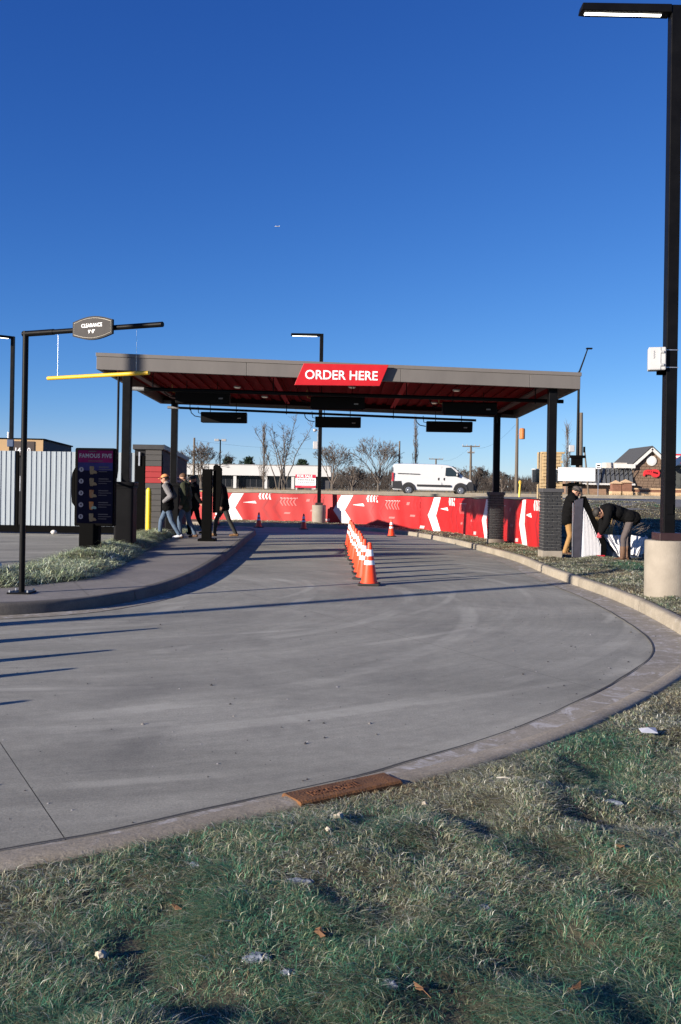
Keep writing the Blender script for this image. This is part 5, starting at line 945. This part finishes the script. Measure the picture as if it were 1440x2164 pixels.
# ================================================================= people
SKIN = mat('skin', (.40, .215, .145), .55, var=.08, scale=12)
_b = bmesh.new(); bmesh.ops.create_icosphere(_b, subdivisions=2, radius=1.0); ICO = [v.co.copy() for v in _b.verts]; _b.free()
def capsule(bm, a, b, ra, rb, flat=None):
    a, b = Vector(a), Vector(b); vs = []
    for p, r in ((a, ra), (b, rb)):
        for c in ICO:
            o = c * r
            if flat: ax, k = flat; ax = Vector(ax).normalized(); o = o - ax * o.dot(ax) * (1 - k)
            vs.append(bm.verts.new(p + o))
    r_ = bmesh.ops.convex_hull(bm, input=vs); dead = {g for g in r_['geom_interior'] + r_['geom_unused'] if isinstance(g, bmesh.types.BMVert)}
    if dead: bmesh.ops.delete(bm, geom=list(dead), context='VERTS')
def person(label, loc, rotz, J, M_, hair=None, cap=None, extra=None, s=1.0, gloves=None):
    """J: joints in a local frame, x forward, y left, z up"""
    t = thing('person', label, 'person', loc, rotz); t.scale = (s,) * 3; V_ = {k: Vector(v) for k, v in J.items() if not isinstance(v, (int, float))}; B = []
    fw = Vector((1, 0, 0)); hp = (V_['hipL'] + V_['hipR']) / 2; sh = (V_['shL'] + V_['shR']) / 2; up = (sh - hp).normalized(); lat = (V_['shL'] - V_['shR']).normalized(); fr = lat.cross(up).normalized(); pf = J.get('puff', .0)
    def add(a, b, ra, rb, tag_, flat=None): B.append((Vector(a), Vector(b), ra, rb, tag_, flat))
    hlat = (V_['hipL'] - V_['hipR']).normalized()
    add(V_['hipL'] + up * .05, V_['hipR'] + up * .05, .125 + pf * .8, .125 + pf * .8, 'jacket')
    add(hp + up * .06, hp.lerp(sh, .55), .155 + pf, .17 + pf, 'jacket', (fr, .82)); add(hp.lerp(sh, .5), sh - up * .06, .17 + pf, .15 + pf, 'jacket', (fr, .85)); add(hp.lerp(sh, .6) + lat * .07, hp.lerp(sh, .6) - lat * .07, .13 + pf, .13 + pf, 'jacket'); add(V_['shL'] - up * .02 - lat * .03, V_['shR'] - up * .02 + lat * .03, .085 + pf, .085 + pf, 'jacket'); add(hp - up * .05 + lat * .06, hp - up * .05 - lat * .06, .14 + pf * .7, .14 + pf * .7, 'jacket')
    nk = sh + up * .05; hd = V_['head']; hu = J.get('hup'); hu = Vector(hu).normalized() if hu else (hd - nk).normalized(); hf = Vector(J.get('hfwd', (1, 0, 0))); hf = (hf - hu * hf.dot(hu)).normalized(); hl = hu.cross(hf)
    add(nk - up * .04, hd - hu * .06, .058, .055, 'skin'); add(nk, nk + up * .03, .085, .075, 'collar')
    add(hd + hu * .03 - hf * .012, hd + hu * .015 - hf * .012, .098, .098, 'skin', (hl, .82)); add(hd - hu * .02 + hf * .01, hd - hu * .075 + hf * .045, .075, .042, 'skin', (hl, .85))
    add(hd + hf * .088 + hu * .012, hd + hf * .112 - hu * .02, .012, .016, 'skin'); add(hd + hf * .085 - hu * .052, hd + hf * .092 - hu * .056, .016, .016, 'lip')
    for q in (-1, 1): add(hd + hl * .08 * q - hf * .01 + hu * .015, hd + hl * .084 * q - hf * .015 - hu * .02, .02, .014, 'skin', (hl, .5)); add(hd + hl * .032 * q + hf * .082 + hu * .03, hd + hl * .03 * q + hf * .084 + hu * .03, .013, .013, 'brow')
    for S in 'LR':
        sh_, el_, wr = V_['sh' + S], V_['el' + S], V_['wr' + S]; add(sh_, el_, .076 + pf * .7, .06 + pf * .6, 'sleeve'); add(el_, wr, .06 + pf * .6, .044 + pf * .4, 'sleeve'); hd_ = (wr - el_).normalized()
        if not J.get('pocket' + S):
            hp_ = Vector(J.get('palm' + S, lat * (1 if S == 'R' else -1))); hp_ = (hp_ - hd_ * hp_.dot(hd_)).normalized(); wd = hd_.cross(hp_).normalized(); k0 = wr + hd_ * .1; ht = 'glove' if gloves else 'skin'
            add(wr, wr + hd_ * .02, .028, .03, ht); add(wr + hd_ * .03 + wd * .018, k0 + wd * .026, .022, .02, ht, (hp_, .7)); add(wr + hd_ * .03 - wd * .018, k0 - wd * .026, .022, .02, ht, (hp_, .7)); cu = J.get('curl' + S, .5)
            for fi, (o_, ln_) in enumerate(((.034, .078), (.012, .088), (-.011, .082), (-.033, .064))):
                b0 = k0 + wd * o_; d1 = (hd_ * cos(cu) + hp_ * sin(cu)); d2 = (hd_ * cos(cu * 2.2) + hp_ * sin(cu * 2.2)); add(b0, b0 + d1 * ln_ * .55, .0105, .0095, ht); add(b0 + d1 * ln_ * .55, b0 + d1 * ln_ * .55 + d2 * ln_ * .45, .0095, .0085, ht)
            tb = wr + hd_ * .035 + wd * .03; d1 = (hd_ * .75 + wd * .5 + hp_ * .35).normalized(); add(tb, tb + d1 * .045, .014, .0115, ht); add(tb + d1 * .045, tb + d1 * .045 + (hd_ * .9 + hp_ * .4).normalized() * .035, .0115, .0095, ht)
        kn, an = V_['kn' + S], V_['an' + S]; add(V_['hip' + S], kn, .098, .066, 'trousers'); add(kn, an + (kn - an) * .06, .066, .058, 'trousers'); td = V_.get('toe' + S, an + Vector((.17, 0, -.05)))
        add(an, an + Vector((0, 0, -.0)), .05, .05, 'trousers' if not J.get('boots') else 'shoe'); hel = an - (td - an).normalized() * .05; hel.z = td.z + (an.z - .075 - td.z) * .0 + (J.get('heel' + S, 0)); add(hel, td, .042, .036, 'shoe'); add(an - Vector((0, 0, .03)), hel.lerp(td, .45), .045, .04, 'shoe')
        if J.get('boots'): add(an, an + (kn - an) * .45, .062, .07, 'shoe')
    for e_ in (extra or []): add(*e_)
    bm = bmesh.new()
    for a, b, ra, rb, tg, fl_ in B: capsule(bm, a, b, ra, rb, fl_)
    me0 = bpy.data.meshes.new('tmp'); bm.to_mesh(me0); bm.free(); ob = bpy.data.objects.new('tmp', me0); C.objects.link(ob); md = ob.modifiers.new('r', 'REMESH'); md.mode = 'VOXEL'; md.voxel_size = .0095; m2 = ob.modifiers.new('s', 'SMOOTH'); m2.iterations = 5; m2.factor = .5
    dg = bpy.context.evaluated_depsgraph_get(); me = bpy.data.meshes.new_from_object(ob.evaluated_get(dg)); bpy.data.objects.remove(ob); me.name = 'body'
    co = np.empty(len(me.vertices) * 3, np.float32); me.vertices.foreach_get('co', co); co = co.reshape(-1, 3); pc = np.empty(len(me.polygons) * 3, np.float32); me.polygons.foreach_get('center', pc); pc = pc.reshape(-1, 3); D = []
    fold = .006 * (vn(co[:, 0] * 1.3 + co[:, 1], co[:, 2] * 1.6 + co[:, 1], .05, 61) - .5) + .008 * (vn(co[:, 0] + co[:, 1] * .7, co[:, 2], .11, 62) - .5)
    for a, b, ra, rb, tg, fl_ in B:
        a_, d_ = np.array(a), np.array(b - a); dd = max(1e-9, float(d_ @ d_)); tt = np.clip(((pc - a_) @ d_) / dd, 0, 1); D.append(np.linalg.norm(pc - a_ - tt[:, None] * d_, axis=1) / (ra + (rb - ra) * tt) - (.12 if tg in ('glove', 'skin', 'lip', 'brow', 'shoe', 'collar', 'front') else 0))
    ix = np.argmin(np.array(D), 0); tags = ['jacket', 'sleeve', 'trousers', 'skin', 'shoe', 'collar', 'lip', 'brow', 'glove', 'front', 'pack']; dfl = {'sleeve': 'jacket', 'collar': 'jacket', 'glove': 'shoe', 'front': 'jacket', 'pack': 'jacket'}
    for tg in tags: me.materials.append(M_.get(tg) or {'skin': SKIN, 'lip': mat('lip', (.32, .12, .09), .5), 'brow': mat('eye_shadow', (.10, .06, .045), .6)}.get(tg) or M_[dfl[tg]])
    me.polygons.foreach_set('material_index', np.array([tags.index(B[i][4]) for i in ix], np.int32)); nrm = np.empty(len(co) * 3, np.float32); me.vertices.foreach_get('normal', nrm); me.vertices.foreach_set('co', (co + nrm.reshape(-1, 3) * fold[:, None]).astype(np.float32).ravel()); me.polygons.foreach_set('use_smooth', [True] * len(me.polygons)); link_mesh('body', me, None, t)
    def shell(name, m_, rad, z0, back=.0, front_cut=.35, sq=1.0):
        b2 = bmesh.new(); bmesh.ops.create_icosphere(b2, subdivisions=3, radius=1)
        for v in list(b2.verts):
            p_ = v.co
            if p_.z < z0 + front_cut * max(0, p_.x) * 1.0: b2.verts.remove(v)
        for v in b2.verts:
            p_ = v.co; n_ = 1 + .05 * (random.random() - .5) * (name == 'hair'); v.co = hd + hu * (.022 + p_.z * rad * n_ * sq) + hf * (-.014 + p_.x * rad * 1.04 * n_) + hl * (p_.y * rad * .86 * n_)
        bmesh.ops.solidify(b2, geom=b2.faces, thickness=.008); me_ = bpy.data.meshes.new(name); b2.to_mesh(me_); b2.free(); me_.polygons.foreach_set('use_smooth', [True] * len(me_.polygons)); return link_mesh(name, me_, m_, t)
    if hair: shell('hair', hair, .109, -.38, front_cut=.95)
    if cap:
        c = shell('cap', cap, .118, .02, front_cut=.12, sq=1.0); g = MB(); pr = []
        for i in range(11): a = (i / 10 - .5) * 2.2; pr.append((hd + hu * .035 + hf * (.075 + .105 * cos(a) ** .8 if cos(a) > 0 else .075) + hl * (.085 * sin(a))))
        bk = [hd + hu * .045 + hf * .06 + hl * .08, hd + hu * .045 + hf * .06 - hl * .08]; top = pr + bk; g.add(top + [p_ - hu * .008 for p_ in top], [tuple(range(13)), tuple(reversed(range(13, 26)))] + [(i, i + 13, (i + 1) % 13 + 13, (i + 1) % 13) for i in range(13)]); g.build('cap_brim', cap, c)
    return t
JEAN = mat('denim', (.045, .075, .125), .85, scale=9, col2=(.085, .13, .19), bump=.3, bscale=120); BJK = mat('black_cloth', (.006, .006, .0065), .9, spec=.05, bump=.3, bscale=60); GRYK = mat('grey_knit', (.16, .155, .16), .9, bump=.4, bscale=160); OLV = mat('olive_cloth', (.02, .025, .010), .9, bump=.3, bscale=60); WSH = mat('white_shoe', (.72, .72, .72), .6); BRB = mat('brown_boot', (.10, .05, .025), .7); GTR = mat('taupe_trousers', (.075, .06, .058), .85, bump=.3, bscale=60); KHA = mat('khaki_trousers', (.30, .17, .06), .85, bump=.3, bscale=60); HAIRB = mat('brown_hair', (.10, .05, .025), .7); HAIRD = mat('dark_hair', (.015, .012, .01), .7); CAPO = mat('orange_cap', (.62, .26, .10), .8); REDC = mat('red_cloth', (.50, .012, .03), .8); BLG = mat('black_glove', (.012, .012, .016), .7); PNKG = mat('pink_glove', (.5, .08, .10), .7)
def stand(**k):
    J = dict(hipL=(0, .09, .93), hipR=(0, -.09, .93), knL=(.03, .1, .5), knR=(.03, -.1, .5), anL=(-.02, .1, .085), anR=(-.02, -.1, .085), toeL=(.15, .12, .037), toeR=(.15, -.12, .037), shL=(.0, .19, 1.45), shR=(.0, -.19, 1.45), elL=(-.04, .25, 1.15), elR=(-.04, -.25, 1.15), wrL=(.06, .25, .92), wrR=(.06, -.25, .92), head=(.05, 0, 1.655)); J.update(k); return J
gL = .15
person('man in orange cap and black vest with grey sleeves walking by the bollard', (-4.72, 24.62, gL), R(178), stand(hipL=(0, .09, .91), hipR=(0, -.09, .91), knL=(-.12, .1, .49), anL=(-.35, .1, .115), toeL=(-.2, .12, .045), heelL=.05, knR=(.2, -.1, .51), anR=(.24, -.1, .10), toeR=(.41, -.12, .06), shL=(.03, .2, 1.43), shR=(.03, -.2, 1.43), elL=(-.14, .27, 1.17), wrL=(.05, .23, 1.02), pocketL=1, elR=(-.12, -.27, 1.16), wrR=(.06, -.23, 1.0), pocketR=1, head=(.1, 0, 1.63), hfwd=(1, .05, -.3), hup=(.15, 0, 1), puff=.028), dict(jacket=BJK, sleeve=GRYK, trousers=JEAN, shoe=WSH, collar=GRYK), hair=HAIRD, cap=CAPO)
person('man in olive hooded jacket and jeans walking behind the man in the cap', (-4.27, 24.9, gL), R(176), stand(hipL=(0, .09, .93), hipR=(0, -.09, .93), knL=(.16, .1, .52), anL=(.12, .1, .1), toeL=(.29, .12, .045), knR=(-.06, -.1, .5), anR=(-.24, -.1, .11), toeR=(-.08, -.12, .04), heelR=.03, shL=(.03, .2, 1.47), shR=(.03, -.2, 1.47), elL=(-.02, .26, 1.17), wrL=(.07, .25, .95), elR=(-.05, -.26, 1.17), wrR=(.05, -.25, .95), head=(.1, 0, 1.67), hfwd=(1, .2, -.1), puff=.025), dict(jacket=OLV, sleeve=OLV, trousers=JEAN, shoe=BRB), hair=HAIRB, extra=[((-.08, .08, 1.50), (-.08, -.08, 1.50), .06, .06, 'jacket', None)])
person('person in black coat over a red shirt following the olive jacket man', (-4.42, 27.2, .13), R(172), stand(hipL=(0, .09, .92), hipR=(0, -.09, .92), knL=(.14, .1, .5), anL=(.1, .1, .09), knR=(-.1, -.1, .49), anR=(-.3, -.1, .12), toeR=(-.15, -.12, .045), heelR=.04, elL=(-.16, .29, 1.18), wrL=(-.3, .32, .98), puff=.02), dict(jacket=BJK, sleeve=BJK, trousers=BJK, shoe=BLKM, front=REDC), hair=HAIRD, extra=[((.12, .06, 1.3), (.12, .06, 1.1), .1, .1, 'front', None)])
person('person in long black coat striding past the order post in brown boots', (-3.4, 26.3, .13), R(183), stand(shL=(.08, .19, 1.42), shR=(.08, -.19, 1.42), head=(.17, 0, 1.6), elL=(.03, .25, 1.13), elR=(.03, -.25, 1.13), hipL=(0, .09, .91), hipR=(0, -.09, .91), knL=(-.16, .1, .48), anL=(-.36, .1, .10), toeL=(-.2, .11, .045), heelL=.02, knR=(.22, -.1, .5), anR=(.28, -.1, .09), toeR=(.45, -.12, .05), puff=.03), dict(jacket=BJK, sleeve=BJK, trousers=mat('dark_trousers', (.02, .02, .018), .9), shoe=mat('tan_boot', (.16, .085, .035), .7)), hair=HAIRD)
# workers on the right
def vz(x, y): return fbase(x, y) - .02
wx, wy = 5.4, 21.35
person('worker in grey cap and black jacket holding the leaning panel behind pier', (wx, wy, vz(wx, wy)), R(-8), stand(hipL=(0, .09, .9), hipR=(0, -.09, .9), knL=(.1, .1, .48), anL=(.02, .1, .085), toeL=(.19, .12, .037), knR=(.06, -.1, .47), anR=(-.06, -.1, .085), toeR=(.11, -.12, .037), shL=(.1, .19, 1.36), shR=(.1, -.19, 1.36), elL=(.16, .27, 1.1), wrL=(.36, .12, 1.05), elR=(.18, -.27, 1.1), wrR=(.3, -.16, .95), curlL=.9, curlR=.9, head=(.2, 0, 1.51), hfwd=(.8, 0, -.6), hup=(.5, 0, .85), puff=.03), dict(jacket=BJK, sleeve=BJK, trousers=KHA, shoe=BRB, front=REDC), cap=mat('grey_cap', (.075, .065, .062), .85), hair=HAIRD, extra=[((.2, .02, 1.08), (.17, .02, .98), .1, .09, 'front', None)])
wx, wy = 6.13, 19.65
person('worker in black jacket and taupe trousers bending down over the wrapped panel', (wx, wy, vz(wx, wy)), R(178), stand(hipL=(-.22, .1, .96), hipR=(-.22, -.1, .95), knL=(-.04, .13, .5), anL=(-.03, .14, .1), toeL=(.15, .16, .04), knR=(-.2, -.12, .5), anR=(-.2, -.12, .1), toeR=(-.03, -.14, .04), shL=(.3, .2, 1.13), shR=(.3, -.2, 1.13), elL=(.36, .27, .85), wrL=(.46, .2, .63), elR=(.32, -.26, .85), wrR=(.38, -.18, .62), head=(.47, 0, 1.04), hfwd=(.35, 0, -1), hup=(.9, 0, -.1), puff=.035, boots=1), dict(jacket=BJK, sleeve=BJK, trousers=GTR, shoe=BRB, glove=PNKG), hair=HAIRD, gloves=True)
# leaning panel and wrapped panel
px_, py_ = 5.42, 20.0; z = vz(px_, py_)
lpnl = thing('leaning_panel', 'tall white ribbed sign panel with black edge leaning in the worker grip', 'panel', (px_, py_, z))
PWT = mat('panel_white', (.62, .62, .64), .6, var=.04); NAV = mat('panel_gloss', (.05, .048, .062), .15, var=.2)
MB().prism([(-.05, .02), (.0, 1.16), (.1, .98), (.405, .32), (.41, .0)], .02, .06).build('back_sheet', PWT, lpnl)
MB().prism([(-.25, .04), (-.2, 1.3), (-.01, 1.36), (-.055, .02)], .0, .05).build('gloss_panel', NAV, lpnl, bevel=.005)
MB().prism([(.0, 1.14), (-.06, 1.4), (.06, 1.4), (.53, .35), (.53, 0), (.42, 0), (.415, .32)], .03, .14).build('black_frame', BLKM, lpnl, bevel=.01)
for i in range(13):
    xx = .01 + i * .031; zt_ = 1.1 - max(0, xx - .0) * 2.05; MB().box((xx, .012, (.02 + zt_) / 2), (.02, .014, zt_ - .02)).build('rib', PWT, lpnl)
MB().box((-.235, .02, .65), (.012, .06, 1.2)).build('edge_strip', STEEL, lpnl)
wpn = thing('wrapped_panel', 'white and navy plastic wrapped panel lying crumpled by the bending worker', 'panel', (6.3, 20.15, vz(6.3, 20.15))); n_, m__ = 22, 12
def wrapsheet(pts, m_, name, sd, yo):                      # quad corners (x, z) bottom left, bottom right, top right, top left
    rows = []
    for j in range(m__ + 1):
        f = j / m__; a, b = Vector((*pts[0], 0)).lerp(Vector((*pts[3], 0)), f), Vector((*pts[1], 0)).lerp(Vector((*pts[2], 0)), f)
        rows.append(np.array([((p_ := a.lerp(b, i / n_)).x, yo + .1 * f + .025 * math.sin(i * .55 + sd + f * 2) + .012 * math.sin(i * 1.4 + j * .7), p_.y) for i in range(n_ + 1)]))
    o = strip(name, rows, m_, wpn); o.modifiers.new('t', 'SOLIDIFY').thickness = .012
wrapsheet([(-.14, .2), (-.02, .02), (.06, .54), (-.42, .55)], PWT, 'white_wrap', 1, -.08); wrapsheet([(.14, .12), (.34, .1), (.56, .5), (.16, .56)], PWT, 'white_wrap', 4, -.06)
NVW = mat('navy_wrap', (.02, .03, .055), .4); wrapsheet([(-.45, .02), (.5, .02), (.55, .4), (-.45, .5)], NVW, 'navy_wrap', 7, .02); wrapsheet([(.36, .08), (.5, .14), (.62, .5), (.58, .54)], PWT, 'white_wrap', 9, -.05)
MB().box((-.1, .2, .2), (1.2, .05, .36)).build('board', mat('navy_board', (.012, .015, .025), .5), wpn)
tl = thing('hand_tool', 'red and white hand tool lying on grass before the leaning panel', 'tool', (5.75, 20.0, vz(5.75, 20.0) + .05), R(10)); MB().tube([(-.17, 0, .02), (-.05, 0, .02)], .035, 10).build('head', WHT, tl); MB().tube([(-.05, 0, .02), (.16, 0, .02)], .028, 10).build('handle', REDC, tl)
